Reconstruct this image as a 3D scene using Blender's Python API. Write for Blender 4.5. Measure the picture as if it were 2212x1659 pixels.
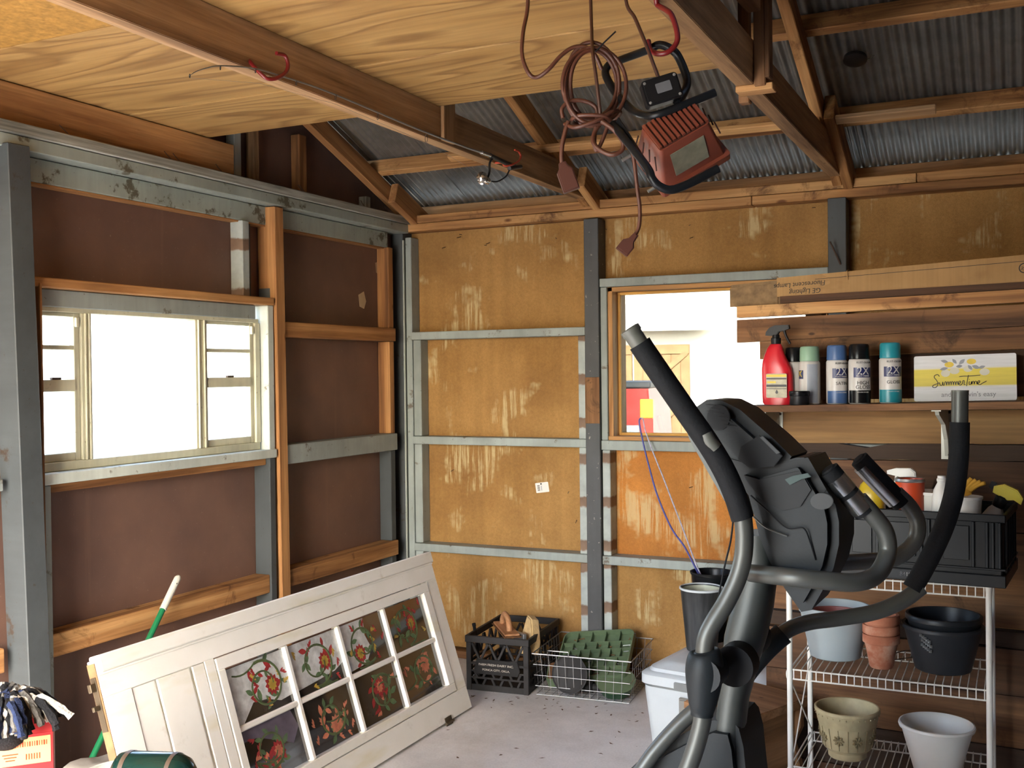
import bpy, bmesh, math, random
from mathutils import Vector, Matrix, Quaternion

for o in list(bpy.data.objects): bpy.data.objects.remove(o, do_unlink=True)
SC = bpy.context.scene
COL = SC.collection
random.seed(7)

# ------------------------------------------------------------------ camera
CX, CY, FPX = 1106.0, 829.5, 2300.0
CAM = Vector((3.03, -5.05, 1.52))
_yaw, _pit, _rol = math.radians(25.6), math.radians(-.638), math.radians(-.67)
FW = Vector((-math.sin(_yaw)*math.cos(_pit), math.cos(_yaw)*math.cos(_pit), math.sin(_pit)))
_r = Vector((math.cos(_yaw), math.sin(_yaw), 0)); _u = _r.cross(FW)
RT = _r*math.cos(_rol)+_u*math.sin(_rol); UP = -_r*math.sin(_rol)+_u*math.cos(_rol)
cam_d = bpy.data.cameras.new('camera'); cam = bpy.data.objects.new('camera', cam_d); COL.objects.link(cam)
cam_d.sensor_fit = 'HORIZONTAL'; cam_d.sensor_width = 36.0; cam_d.lens = 36.0*FPX/2212.0
cam_d.clip_start = .05; cam_d.clip_end = 400
m = Matrix((RT, UP, -FW)).transposed().to_4x4(); m.translation = CAM; cam.matrix_world = m
SC.camera = cam

def ray(px, py): return FW+RT*((px-CX)/FPX)-UP*((py-CY)/FPX)
def cp(px, py, d): return CAM+ray(px, py)*d              # a surveyed point: photo pixel and distance in metres
def onY(px, py, y): r = ray(px, py); return CAM+r*((y-CAM.y)/r.y)
def onX(px, py, x): r = ray(px, py); return CAM+r*((x-CAM.x)/r.x)
def onZ(px, py, z): r = ray(px, py); return CAM+r*((z-CAM.z)/r.z)

# ------------------------------------------------------------------ light and exposure
W = bpy.data.worlds.new('sky'); SC.world = W; W.use_nodes = True
wn = W.node_tree.nodes; wl = W.node_tree.links
for n in list(wn): wn.remove(n)
wo = wn.new('ShaderNodeOutputWorld'); wb = wn.new('ShaderNodeBackground'); sky = wn.new('ShaderNodeTexSky')
sky.sky_type = 'NISHITA'; sky.sun_disc = False; sky.sun_elevation = math.radians(35); sky.sun_rotation = math.radians(158)
sky.air_density = 1.0; sky.dust_density = 2.0; sky.ozone_density = 1.0
hsv = wn.new('ShaderNodeHueSaturation'); hsv.inputs['Saturation'].default_value = .9     # hazy summer sky
wl.new(sky.outputs[0], hsv.inputs['Color']); wl.new(hsv.outputs[0], wb.inputs[0]); wl.new(wb.outputs[0], wo.inputs[0]); wb.inputs[1].default_value = 0.42
sun_d = bpy.data.lights.new('sun', 'SUN'); sun = bpy.data.objects.new('sun', sun_d); COL.objects.link(sun)
sun_d.energy = 5.0; sun_d.angle = math.radians(.6); sun_d.color = (1, .985, .95)
SUNDIR = Vector((.199, -.795, .574)).normalized()            # towards the sun
sun.rotation_euler = SUNDIR.to_track_quat('Z', 'Y').to_euler(); sun.location = (5, -12, 10)
def portal(name, loc, rot, sx, sy):
    d = bpy.data.lights.new(name, 'AREA'); d.shape = 'RECTANGLE'; d.size = sx; d.size_y = sy
    d.cycles.is_portal = True
    o = bpy.data.objects.new(name, d); COL.objects.link(o); o.location = loc; o.rotation_euler = rot
    return o
portal('daylight_portal_left_window', (-.16, -1.88, 1.49), (0, math.radians(-90), 0), .62, 1.24)
portal('daylight_portal_back_window', (1.71, .14, 1.56), (math.radians(-90), 0, 0), 1.06, .76)
portal('daylight_portal_vehicle_door', (1.05, -5.66, 1.15), (math.radians(90), 0, 0), 1.9, 2.3)
SC.view_settings.view_transform = 'Standard'; SC.view_settings.look = 'None'
SC.view_settings.gamma = 1.0; SC.view_settings.use_curve_mapping = False
SC.view_settings.exposure = 3.12
SC.cycles.max_bounces = 10; SC.cycles.diffuse_bounces = 6; SC.cycles.caustics_reflective = False; SC.cycles.caustics_refractive = False
SC.cycles.sample_clamp_indirect = 6.0

# ------------------------------------------------------------------ materials
MATS = {}
def lin(c):
    if isinstance(c, str):
        c = c.lstrip('#'); c = [int(c[i:i+2], 16)/255 for i in (0, 2, 4)]
        c = [v/12.92 if v <= .04045 else ((v+.055)/1.055)**2.4 for v in c]
    return (c[0], c[1], c[2], 1)
class NT:
    def __init__(s, name):
        s.m = bpy.data.materials.new(name); s.m.use_nodes = True; s.t = s.m.node_tree; s.n = s.t.nodes; s.l = s.t.links
        s.b = s.n['Principled BSDF']; MATS[name] = s.m
    def new(s, typ, **kw):
        n = s.n.new('ShaderNode'+typ)
        for k, v in kw.items():
            if hasattr(n, k): setattr(n, k, v)
            else: n.inputs[k].default_value = v
        return n
    def link(s, a, b): s.l.new(a, b)
    def set(s, **kw):
        for k, v in kw.items(): s.b.inputs[k.replace('_', ' ')].default_value = v
    def coord(s, scale=(1, 1, 1), rnd=True, kind='Object', rot=(0, 0, 0)):
        tc = s.new('TexCoord'); mp = s.new('Mapping'); mp.inputs['Scale'].default_value = scale; mp.inputs['Rotation'].default_value = rot
        s.link(tc.outputs[kind], mp.inputs['Vector'])
        if rnd:
            oi = s.new('ObjectInfo'); ml = s.new('Math', operation='MULTIPLY'); ml.inputs[1].default_value = 37.0
            s.link(oi.outputs['Random'], ml.inputs[0]); cb = s.new('CombineXYZ')
            for k in range(3): s.link(ml.outputs[0], cb.inputs[k])
            s.link(cb.outputs[0], mp.inputs['Location'])
        return mp.outputs[0]
    def noise(s, vec, scale=5, detail=4, rough=.55, dist=0):
        n = s.new('TexNoise'); n.inputs['Scale'].default_value = scale; n.inputs['Detail'].default_value = detail
        n.inputs['Roughness'].default_value = rough; n.inputs['Distortion'].default_value = dist
        if vec is not None: s.link(vec, n.inputs['Vector'])
        return n.outputs['Fac']
    def ramp(s, fac, stops, interp='LINEAR'):
        r = s.new('ValToRGB'); r.color_ramp.interpolation = interp; e = r.color_ramp.elements
        while len(e) < len(stops): e.new(.5)
        for i, (p, c) in enumerate(stops):
            e[i].position = p; e[i].color = lin(c) if not isinstance(c, (int, float)) else (c, c, c, 1)
        s.link(fac, r.inputs['Fac']); return r.outputs['Color']
    def mix(s, fac, a, b, mode='MIX'):
        m = s.new('Mix', data_type='RGBA', blend_type=mode)
        for i, v in ((0, fac), (6, a), (7, b)):
            if isinstance(v, (int, float)): m.inputs[i].default_value = v
            elif isinstance(v, (str, tuple, list)): m.inputs[i].default_value = lin(v)
            else: s.link(v, m.inputs[i])
        return m.outputs[2]
    def math(s, op, a, b=None):
        m = s.new('Math', operation=op)
        for i, v in ((0, a), (1, b)):
            if v is None: continue
            if isinstance(v, (int, float)): m.inputs[i].default_value = v
            else: s.link(v, m.inputs[i])
        return m.outputs[0]
    def base(s, c):
        if isinstance(c, (str, tuple, list)): s.b.inputs['Base Color'].default_value = lin(c)
        else: s.link(c, s.b.inputs['Base Color'])
    def bump(s, fac, strength=.3, dist=.01):
        b = s.new('Bump'); b.inputs['Strength'].default_value = strength; b.inputs['Distance'].default_value = dist
        s.link(fac, b.inputs['Height']); s.link(b.outputs[0], s.b.inputs['Normal'])

def simple(name, col, rough=.5, metal=0, var=.12, scale=9, bump=0, bscale=60, trans=0, alpha=None, spec=None):
    t = NT(name); v = t.coord()
    if var > 0:
        n = t.noise(v, scale, 5); c = lin(col)
        a = tuple(max(0, x*(1-var)) for x in c[:3]); b = tuple(min(1, x*(1+var)) for x in c[:3])
        t.base(t.ramp(n, [(.3, a), (.7, b)]))
    else: t.base(col)
    t.set(Roughness=rough, Metallic=metal)
    if bump: t.bump(t.noise(v, bscale, 3), bump, .004)
    if trans: t.b.inputs['Transmission Weight'].default_value = trans
    if spec is not None: t.b.inputs['Specular IOR Level'].default_value = spec
    return t.m

def wood(name, axis, light, mid, dark, rough=.72, knots=.0, along=.7, across=13, stain=None, contrast=.5):
    t = NT(name)
    sc = [across]*3; sc[axis] = along; fs = [across*9]*3; fs[axis] = along*5
    v = t.coord(tuple(sc)); n = t.noise(v, 1, 5, .6, .6)
    c = t.ramp(n, [(.5-contrast*.45, dark), (.5, mid), (.5+contrast*.45, light)])
    f = t.noise(t.coord(tuple(fs)), 1, 3, .6)
    c = t.mix(.45, c, t.ramp(f, [(.35, .62), (.65, 1.15)]), 'MULTIPLY')
    big = t.noise(t.coord((2, 2, 2)), 1.3, 3)
    c = t.mix(.5, c, t.ramp(big, [(.35, .72), (.65, 1.12)]), 'MULTIPLY')
    if knots:
        ks = [9.0]*3; ks[axis] = 4.0
        vo = t.new('TexVoronoi'); vo.inputs['Scale'].default_value = 1; t.link(t.coord(tuple(ks)), vo.inputs['Vector'])
        c = t.mix(t.ramp(vo.outputs['Distance'], [(knots*.5, 1.0), (knots, 0.0)]), c, dark)
    if stain:
        sn = t.noise(t.coord((4, 4, 4)), 1.2, 6, .7, .8)
        c = t.mix(t.ramp(sn, [(.56, 0.0), (.68, .85)]), c, stain)
    t.base(c); t.set(Roughness=rough); t.b.inputs['Specular IOR Level'].default_value = .3
    t.bump(t.math('ADD', n, f), .25, .003)
    return t.m
def wood3(name, *a, **k):
    for i, ax in enumerate('xyz'): wood(name+'_'+ax, i, *a, **k)

wood3('pine', '#d4a870', '#bb8c5a', '#8b5e36', stain=None, knots=.12)
wood3('pine_dirty', '#c59a66', '#a8794a', '#664024', stain='#4a2a16', knots=.12, contrast=.38)
wood3('orange_wood', '#bd8d5a', '#a07044', '#6a4426', knots=.09, contrast=.38)
wood3('loft_beam', '#bd9a72', '#a17d58', '#6b4e34', knots=.08, contrast=.4)
wood3('scrap_plank', '#86603d', '#6a482c', '#3f2817', knots=.06, stain='#33200f', contrast=.38)
wood3('weathered', '#bcbbb0', '#98978c', '#56544b', contrast=.45, along=1.4, across=38)
wood3('old_bench_wood', '#9a7350', '#7b5738', '#4d331f', knots=.05)
wood3('mdf_ply', '#d8a95f', '#c89850', '#a5763a', along=.5, across=3.5, contrast=.6)

def paint(name, col, chip, amount=.36, edge=.05, dark=None, rough=.62):
    t = NT(name); v = t.coord(); n = t.noise(v, 7, 8, .7)
    c0 = lin(col); a = tuple(x*.78 for x in c0[:3]); b = tuple(min(1, x*1.15) for x in c0[:3])
    c = t.ramp(t.noise(t.coord((3, 3, 3)), 1.4, 5), [(.3, a), (.7, b)])
    st = t.noise(t.coord((30, 30, 2.5)), 1, 4, .6)
    c = t.mix(.35, c, t.ramp(st, [(.35, .75), (.65, 1.1)]), 'MULTIPLY')
    c = t.mix(t.ramp(n, [(amount-edge, 1.0), (amount, 0.0)]), c, chip)
    sp = t.noise(v, 55, 2); c = t.mix(t.ramp(sp, [(.70, 0.0), (.75, .7)]), c, dark or chip)
    t.base(c); t.set(Roughness=rough); t.bump(n, .15, .003); return t.m
paint('grey_paint', '#8e9693', '#5f574c', .41)
paint('pale_grey_paint', '#b9c0b8', '#6f675c', .39)
paint('dark_grey_paint', '#3e4345', '#33271d', .39)
paint('charcoal_paint', '#414345', '#9a968c', .31)
paint('plate_paint', '#949b92', '#55503f', .42)
paint('window_paint', '#c9c7ae', '#857d64', .37)

def patched():
    t = NT('patched_paint'); v = t.coord((1, 1, 1)); sx = t.new('SeparateXYZ'); t.link(v, sx.inputs[0])
    w = t.math('FRACT', t.math('MULTIPLY', sx.outputs[2], 4.6))
    n = t.noise(v, 30, 3); w = t.math('ADD', w, t.math('MULTIPLY', n, .12))
    c = t.ramp(w, [(.62, '#a3aba8'), (.66, '#7b6350'), (.86, '#6e5848'), (.90, '#a3aba8')])
    c = t.mix(.6, c, t.ramp(t.noise(v, 14, 5), [(.3, .6), (.7, 1.1)]), 'MULTIPLY'); t.base(c); t.set(Roughness=.7); return t.m
patched()

def hardboard():
    t = NT('brown_hardboard'); v = t.coord()
    n = t.noise(v, 3, 5); c = t.ramp(n, [(.3, '#614a42'), (.7, '#775a4d')])
    dr = t.noise(t.coord((14, 14, .6)), 1, 4, .6); c = t.mix(t.ramp(dr, [(.62, 0.0), (.80, .35)]), c, '#8a6a55')
    sp = t.noise(v, 90, 2); c = t.mix(t.ramp(sp, [(.70, 0.0), (.76, .35)]), c, '#a08a74')
    sc = t.noise(t.coord((40, 40, 2)), 1, 2); c = t.mix(t.ramp(sc, [(.77, 0.0), (.79, .4)]), c, '#b59a78')
    t.base(c); t.set(Roughness=.55); t.b.inputs['Specular IOR Level'].default_value = .35
    t.bump(t.noise(v, 240, 2), .08, .002); return t.m
hardboard()
def fibre(name='tan_fibreboard', a='#8f6a3b', b='#ab8450'):
    t = NT(name); v = t.coord()
    n = t.noise(v, 2.2, 6); c = t.ramp(n, [(.3, a), (.7, b)])
    f = t.noise(v, 320, 2); c = t.mix(.5, c, t.ramp(f, [(.3, .7), (.7, 1.2)]), 'MULTIPLY')
    vs = t.noise(t.coord((14, 14, .8)), 1, 5, .6); c = t.mix(.4, c, t.ramp(vs, [(.35, .75), (.65, 1.12)]), 'MULTIPLY')
    gr = t.noise(v, 75, 4, .7); c = t.mix(.5, c, t.ramp(gr, [(.3, .72), (.7, 1.2)]), 'MULTIPLY')
    dk = t.noise(t.coord((1.3, 1.3, 2.4)), 1, 5); c = t.mix(t.ramp(dk, [(.5, 0.0), (.75, .5)]), c, '#6e4c2a')
    # dried white run marks, thin and vertical, in patches
    run = t.noise(t.coord((38, 38, 2.4)), 1, 6, .72, .15); big = t.noise(t.coord((3.2, 3.2, 3.6)), 1, 4, .6)
    msk = t.math('MULTIPLY', t.ramp(run, [(.46, 0.0), (.56, 1.0)]), t.ramp(big, [(.53, 0.0), (.60, 1.0)]))
    c = t.mix(t.math('MULTIPLY', msk, .6), c, '#c9b98e')
    t.base(c); t.set(Roughness=.8); t.b.inputs['Specular IOR Level'].default_value = .2
    t.bump(f, .1, .002); return t.m
fibre(); fibre('orange_fibreboard', '#b06f33', '#cf8d45')
def galv():
    t = NT('galvanised_roof'); v = t.coord((1, 1, 1), False)
    n = t.noise(v, 9, 3, .5); c = t.ramp(n, [(.3, '#74736f'), (.7, '#8f8e89')])
    r = t.noise(v, 2.2, 6, .65); c = t.mix(t.ramp(r, [(.5, 0.0), (.75, .6)]), c, '#4c4b4a')
    t.base(c); t.set(Metallic=.6); t.link(t.ramp(n, [(.3, .34), (.7, .40)]), t.b.inputs['Roughness']); return t.m
galv()
def concrete():
    t = NT('concrete_floor'); v = t.coord((1, 1, 1), False)
    n = t.noise(v, 2.6, 8, .65); c = t.ramp(n, [(.3, '#c6c4c4'), (.55, '#e0dfe0'), (.75, '#eceaea')])
    st = t.noise(v, 1.1, 6, .7, .5); c = t.mix(t.ramp(st, [(.56, 0.0), (.72, .5)]), c, '#b8b0aa')
    f = t.noise(v, 120, 2); c = t.mix(.4, c, t.ramp(f, [(.3, .8), (.7, 1.1)]), 'MULTIPLY')
    t.base(c); t.set(Roughness=.6); t.bump(t.noise(v, 40, 5), .12, .004); return t.m
concrete()
def plywood():
    t = NT('plywood'); n = t.noise(t.coord((.45, 2.6, 2.6)), 1, 2, .5, .4)
    rg = t.math('FRACT', t.math('MULTIPLY', n, 15.0)); c = t.ramp(rg, [(.0, '#846033'), (.25, '#a07a45'), (.8, '#ab8650'), (1.0, '#846033')])
    f = t.noise(t.coord((2.2, 55, 55)), 1, 5, .65); c = t.mix(.6, c, t.ramp(f, [(.33, .74), (.62, 1.1)]), 'MULTIPLY')
    b = t.noise(t.coord((1.0, 2.4, 2)), 1, 5, .6); c = t.mix(t.ramp(b, [(.52, 0.0), (.75, .6)]), c, '#6f4820')
    t.base(c); t.set(Roughness=.62); t.bump(f, .08, .002); return t.m
plywood()
simple('osb', '#a17634', .7, var=.28, scale=55)
simple('glass_frame_black', '#111315', .4)
def clear_glass():
    t = NT('window_glass'); t.base((1, 1, 1)); t.set(Roughness=.0); n = t.n; out = n['Material Output']
    tr = t.new('BsdfTransparent'); gl = t.new('BsdfGlossy'); gl.inputs['Roughness'].default_value = .03
    mx = t.new('MixShader'); mx.inputs[0].default_value = .05; t.link(tr.outputs[0], mx.inputs[1]); t.link(gl.outputs[0], mx.inputs[2])
    t.link(mx.outputs[0], out.inputs['Surface']); return t.m
clear_glass()
def dusty_dim_glass():  # dusty pane, its grey tint added to dim the bright yard outside
    t = NT('dusty_dim_glass'); out = t.n['Material Output']; tr = t.new('BsdfTransparent'); tr.inputs[0].default_value = (.42, .43, .42, 1)
    gl = t.new('BsdfGlossy'); gl.inputs['Roughness'].default_value = .08; mx = t.new('MixShader'); mx.inputs[0].default_value = .05
    t.link(tr.outputs[0], mx.inputs[1]); t.link(gl.outputs[0], mx.inputs[2]); t.link(mx.outputs[0], out.inputs['Surface'])
dusty_dim_glass()

# ------------------------------------------------------------------ mesh helpers
def mesh_obj(name, bm, mat=None, parent=None, smooth=False, loc=None):
    me = bpy.data.meshes.new(name); bm.normal_update(); bm.to_mesh(me); bm.free()
    if smooth:
        for p in me.polygons: p.use_smooth = True
        if smooth is not True: me.set_sharp_from_angle(angle=math.radians(smooth))
    o = bpy.data.objects.new(name, me); COL.objects.link(o)
    if mat is not None: me.materials.append(MATS[mat] if isinstance(mat, str) else mat)
    if parent is not None: o.parent = parent
    if loc is not None: o.location = loc
    return o
def tag(o, label, cat, group=None, kind=None):
    o['label'] = label; o['category'] = cat
    if group: o['group'] = group
    if kind: o['kind'] = kind
    return o
def empty(name, label, cat, loc=(0, 0, 0), rz=0, group=None, kind=None):
    o = bpy.data.objects.new(name, None); COL.objects.link(o); o.location = loc; o.rotation_euler = (0, 0, rz); o.empty_display_size = .05
    return tag(o, label, cat, group, kind)
def copy_tree(o, parent=None):
    c = o.copy(); COL.objects.link(c); c.parent = parent
    for ch in list(o.children): copy_tree(ch, c)
    return c
def bm_box(bm, lo, hi, bevel=0):
    cs = [bm.verts.new((x, y, z)) for x in (lo[0], hi[0]) for y in (lo[1], hi[1]) for z in (lo[2], hi[2])]
    fs = [bm.faces.new([cs[i] for i in q]) for q in ((0, 1, 3, 2), (4, 6, 7, 5), (0, 4, 5, 1), (2, 3, 7, 6), (0, 2, 6, 4), (1, 5, 7, 3))]
    if bevel:
        es = set(e for f in fs for e in f.edges)
        bmesh.ops.bevel(bm, geom=list(es), offset=bevel, segments=1, affect='EDGES', clamp_overlap=True)
def box(name, x0, x1, y0, y1, z0, z1, mat, parent=None, bevel=.003, wood=False):
    c = Vector(((x0+x1)/2, (y0+y1)/2, (z0+z1)/2)); h = (abs(x1-x0)/2, abs(y1-y0)/2, abs(z1-z0)/2)
    bm = bmesh.new(); bm_box(bm, [-v for v in h], h, min(bevel, min(h)*.4))
    if wood: mat = mat+'_'+'xyz'[h.index(max(h))]
    return mesh_obj(name, bm, mat, parent, loc=c)
def beam(name, p0, p1, w, h, mat, parent=None, up=(0, 0, 1), bevel=.003, wood=True, smooth=False):
    """a stick from p0 to p1 (centre line); w across, h along 'up'"""
    p0 = Vector(p0); p1 = Vector(p1); d = p1-p0; L = d.length; x = d.normalized(); u = Vector(up)
    z = (u-x*u.dot(x)).normalized(); y = z.cross(x)
    bm = bmesh.new(); bm_box(bm, (-L/2, -w/2, -h/2), (L/2, w/2, h/2), min(bevel, w*.2, h*.2))
    o = mesh_obj(name, bm, mat+'_x' if wood else mat, parent)
    M = Matrix((x, y, z)).transposed().to_4x4(); M.translation = (p0+p1)/2; o.matrix_local = M
    return o
def catmull(pts, n=8, closed=False):
    pts = [Vector(p) for p in pts]; out = []; N = len(pts)
    for i in range(N if closed else N-1):
        if closed: a, b, c, d = pts[i-1], pts[i], pts[(i+1) % N], pts[(i+2) % N]
        else: b, c = pts[i], pts[i+1]; a = pts[i-1] if i else b*2-c; d = pts[i+2] if i+2 < N else c*2-b
        for k in range(n):
            t = k/n; out.append(.5*((2*b)+(c-a)*t+(2*a-5*b+4*c-d)*t*t+(3*b-a-3*c+d)*t**3))
    if not closed: out.append(pts[-1])
    return out
def bm_tube(bm, pts, rad, seg=8, closed=False, cap=True, flat=1.0, upv=None):
    pts = [Vector(p) for p in pts]; N = len(pts)
    R = rad if callable(rad) else (lambda t: rad)
    t0 = (pts[1]-pts[0]).normalized(); nrm = Vector(upv) if upv else (t0.orthogonal()); nrm = (nrm-t0*nrm.dot(t0)).normalized()
    rings = []; prev = t0
    for i, p in enumerate(pts):
        if closed: tg = (pts[(i+1) % N]-pts[i-1])
        elif i == 0: tg = pts[1]-p
        elif i == N-1: tg = p-pts[i-1]
        else: tg = pts[i+1]-pts[i-1]
        tg = tg.normalized() if tg.length > 1e-9 else prev
        nrm = (prev.rotation_difference(tg) @ nrm); nrm = (nrm-tg*nrm.dot(tg)).normalized(); prev = tg
        bi = tg.cross(nrm); r = R(i/(N-1))
        rings.append([bm.verts.new(p+nrm*(math.cos(2*math.pi*k/seg)*r)+bi*(math.sin(2*math.pi*k/seg)*r*flat)) for k in range(seg)])
    M = N if closed else N-1
    for i in range(M):
        a, b = rings[i], rings[(i+1) % N]
        for k in range(seg): bm.faces.new((a[k], a[(k+1) % seg], b[(k+1) % seg], b[k]))
    if cap and not closed: bm.faces.new(list(reversed(rings[0]))); bm.faces.new(rings[-1])
def tube(name, pts, rad, mat, parent=None, seg=10, closed=False, cap=True, smooth=50, flat=1.0, upv=None):
    bm = bmesh.new(); bm_tube(bm, pts, rad, seg, closed, cap, flat, upv); return mesh_obj(name, bm, mat, parent, smooth)
def bm_lathe(bm, prof, seg=32, M=None, close=False, wob=None):
    M = M or Matrix(); rings = []
    for r, z in prof:
        if r < 1e-6: rings.append([bm.verts.new(M @ Vector((0, 0, z)))])
        else: rings.append([bm.verts.new(M @ Vector((r*math.cos(2*math.pi*k/seg), r*math.sin(2*math.pi*k/seg), z))) for k in range(seg)])
    n = len(rings)
    for i in range(n if close else n-1):
        a, b = rings[i], rings[(i+1) % n]
        for k in range(seg):
            k2 = (k+1) % seg
            if len(a) == 1 and len(b) == 1: continue
            if len(a) == 1: bm.faces.new((a[0], b[k2], b[k]))
            elif len(b) == 1: bm.faces.new((a[k], a[k2], b[0]))
            else: bm.faces.new((a[k], a[k2], b[k2], b[k]))
def lathe(name, prof, mat, parent=None, seg=32, loc=None, smooth=40, M=None, close=False):
    bm = bmesh.new(); bm_lathe(bm, prof, seg, M, close); bmesh.ops.recalc_face_normals(bm, faces=bm.faces)
    return mesh_obj(name, bm, mat, parent, smooth, loc)
def frame_at(o, origin, zdir, xdir=None):
    z = Vector(zdir).normalized(); x = Vector(xdir) if xdir is not None else z.orthogonal(); x = (x-z*x.dot(z)).normalized(); y = z.cross(x)
    M = Matrix((x, y, z)).transposed().to_4x4(); M.translation = Vector(origin); o.matrix_local = M; return o
def bm_prism(bm, poly, t0, t1, M=None, bevel=0):
    """polygon in local XY, extruded from z=t0 to z=t1"""
    M = M or Matrix(); n = len(poly)
    a = [bm.verts.new(M @ Vector((p[0], p[1], t0))) for p in poly]; b = [bm.verts.new(M @ Vector((p[0], p[1], t1))) for p in poly]
    fs = [bm.faces.new(list(reversed(a))), bm.faces.new(b)]
    for i in range(n): j = (i+1) % n; fs.append(bm.faces.new((a[i], a[j], b[j], b[i])))
    bmesh.ops.recalc_face_normals(bm, faces=fs)
    if bevel: bmesh.ops.bevel(bm, geom=list(set(e for f in fs[:2] for e in f.edges)), offset=bevel, segments=2, affect='EDGES', clamp_overlap=True)
def prism(name, poly, t0, t1, mat, parent=None, M=None, bevel=0, smooth=False):
    bm = bmesh.new(); bm_prism(bm, poly, t0, t1, M, bevel); return mesh_obj(name, bm, mat, parent, smooth)
def rrect(w, h, r, n=5, cx=0, cy=0):
    out = []
    for sx, sy, a0 in ((1, 1, 0), (-1, 1, 90), (-1, -1, 180), (1, -1, 270)):
        for k in range(n+1):
            a = math.radians(a0+90*k/n); out.append((cx+sx*(w/2-r)+r*math.cos(a), cy+sy*(h/2-r)+r*math.sin(a)))
    return out
def text(name, body, size, mat, parent, M, extrude=.0004, align='CENTER', shear=0, spacing=1.0, xs=1.0):
    c = bpy.data.curves.new(name, 'FONT'); c.body = body; c.size = size; c.extrude = extrude; c.align_x = align; c.align_y = 'CENTER'
    c.shear = shear; c.space_character = spacing; c.resolution_u = 3
    tmp = bpy.data.objects.new('tmp', c); COL.objects.link(tmp)
    dg = bpy.context.evaluated_depsgraph_get(); me = bpy.data.meshes.new_from_object(tmp.evaluated_get(dg))
    bpy.data.objects.remove(tmp, do_unlink=True)
    if xs != 1.0: me.transform(Matrix.Scale(xs, 4, (1, 0, 0)))
    me.name = name; me.materials.clear(); me.materials.append(MATS[mat])
    o = bpy.data.objects.new(name, me); COL.objects.link(o)
    if parent is not None: o.parent = parent
    o.matrix_local = M; return o
def basis(origin, x, y):
    x = Vector(x).normalized(); y = Vector(y); y = (y-x*y.dot(x)).normalized(); z = x.cross(y)
    M = Matrix((x, y, z)).transposed().to_4x4(); M.translation = Vector(origin); return M
# ================================================================== SETTING
XR, YF = 6.6, -5.6            # right wall, front wall (behind the camera)
# ---- floor
fl = box('floor', -.5, XR+.2, YF, .2, -.12, 0, 'concrete_floor', bevel=0); tag(fl, 'dusty pale concrete garage floor', 'floor', kind='structure')
rd = random.Random(4)
simple('dry_leaf', '#5b4632', .8)
bm = bmesh.new()
for k in range(90):
    x = rd.uniform(.65, 1.9); y = rd.choice((rd.gauss(-.62, .06), rd.uniform(-1.4, -.5))); s = rd.uniform(.003, .010); a = rd.uniform(0, 6.28)
    p = [(x+s*math.cos(a+q)*w, y+s*math.sin(a+q)*w, .001+rd.uniform(0, .003)) for q, w in ((0, 1.6), (1.5, .5), (3.14, 1.3), (4.6, .6))]
    bm.faces.new([bm.verts.new(v) for v in p])
lf = mesh_obj('leaf_litter', bm, 'dry_leaf'); tag(lf, 'crumbs of dry leaf and dirt scattered on the concrete', 'debris', kind='stuff')

# ---- back wall
wbk = empty('wall_back', 'back wall of tan fibreboard panels on grey framing', 'wall', kind='structure')
def bk(n, x0, x1, z0, z1, mat, y0=-.09, y1=-.002, wood=False, b=.003): return box(n, x0, x1, y0, y1, z0, z1, mat, wbk, b, wood)
def pan(x0, x1, z0, z1, mat='tan_fibreboard'): return box('panel', x0, x1, 0, .022, z0, z1, mat, wbk, 0)
WX0, WX1, WZ0, WZ1 = 1.19, 2.235, 1.185, 1.935
pan(-.07, 1.10, 0, 2.37); pan(1.10, WX0, .582, 2.37); pan(1.10, WX1, 0, .58); pan(WX0, WX1, .582, WZ0, 'orange_fibreboard'); pan(WX0, WX1, WZ1, 2.37); pan(WX1, 3.48, 0, 2.37); pan(3.48, 4.7, 0, 2.37); pan(4.7, XR, 0, 2.37)
bk('post', -.055, .012, 0, 2.30, 'dark_grey_paint', -.10); bk('post', .018, .055, 0, 2.255, 'grey_paint', -.085)
bk('corner_bead', .0125, .0175, .3, 2.24, 'pale_grey_paint', -.104, -.09, b=.001)
bk('post', 1.065, 1.142, 0, 2.278, 'charcoal_paint', -.105)
bk('splice_block', 1.0655, 1.1415, 1.26, 1.49, 'scrap_plank_z', -.1085, -.105, b=.001)
bk('post', 2.245, 2.325, 0, 2.285, 'dark_grey_paint', -.105)
for x in (3.44, 4.62, 5.8): bk('post', x, x+.08, 0, 2.285, 'dark_grey_paint', -.105)
bk('top_plate', -.07, 2.62, 2.327, 2.368, 'pine_dirty', -.10, .04, True); bk('top_plate', 2.623, XR, 2.327, 2.368, 'pine_dirty', -.10, .04, True)
bk('top_plate', .012, 1.9, 2.284, 2.325, 'pine_dirty', -.095, .0, True); bk('top_plate', 1.903, XR, 2.284, 2.325, 'pine_dirty', -.095, 0, True)
# girts of the first bay, then the second, then beyond
for z in (1.70, 1.138, .56): bk('girt', .057, 1.064, z, z+.042, 'grey_paint', -.095)
bk('window_header', 1.143, 2.244, 1.936, 1.978, 'grey_paint', -.097); bk('girt', 1.143, 2.244, 1.128, 1.176, 'grey_paint', -.095); bk('girt', 1.143, 2.244, .558, .602, 'grey_paint', -.095)
for z in (1.70, 1.138, .56): bk('girt', 2.326, 3.439, z, z+.042, 'grey_paint', -.095)
# jack studs
for z0, z1 in ((1.181, 1.699), (.603, 1.137), (0, .559)):
    bk('jack_stud', 1.022, 1.062, z0, z1, 'patched_paint', -.088); bk('jack_stud', .058, .105, z0, z1, 'grey_paint', -.08)
for z0, z1 in ((.603, 1.127), (0, .557)): bk('jack_stud', 1.146, 1.187, z0, z1, 'patched_paint', -.088)
bk('jack_stud', 1.144, 1.178, 1.177, 1.935, 'grey_paint', -.09)
bk('sole_plate', .02, XR, 0, .04, 'scrap_plank', -.08, -.002, True)
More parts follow.
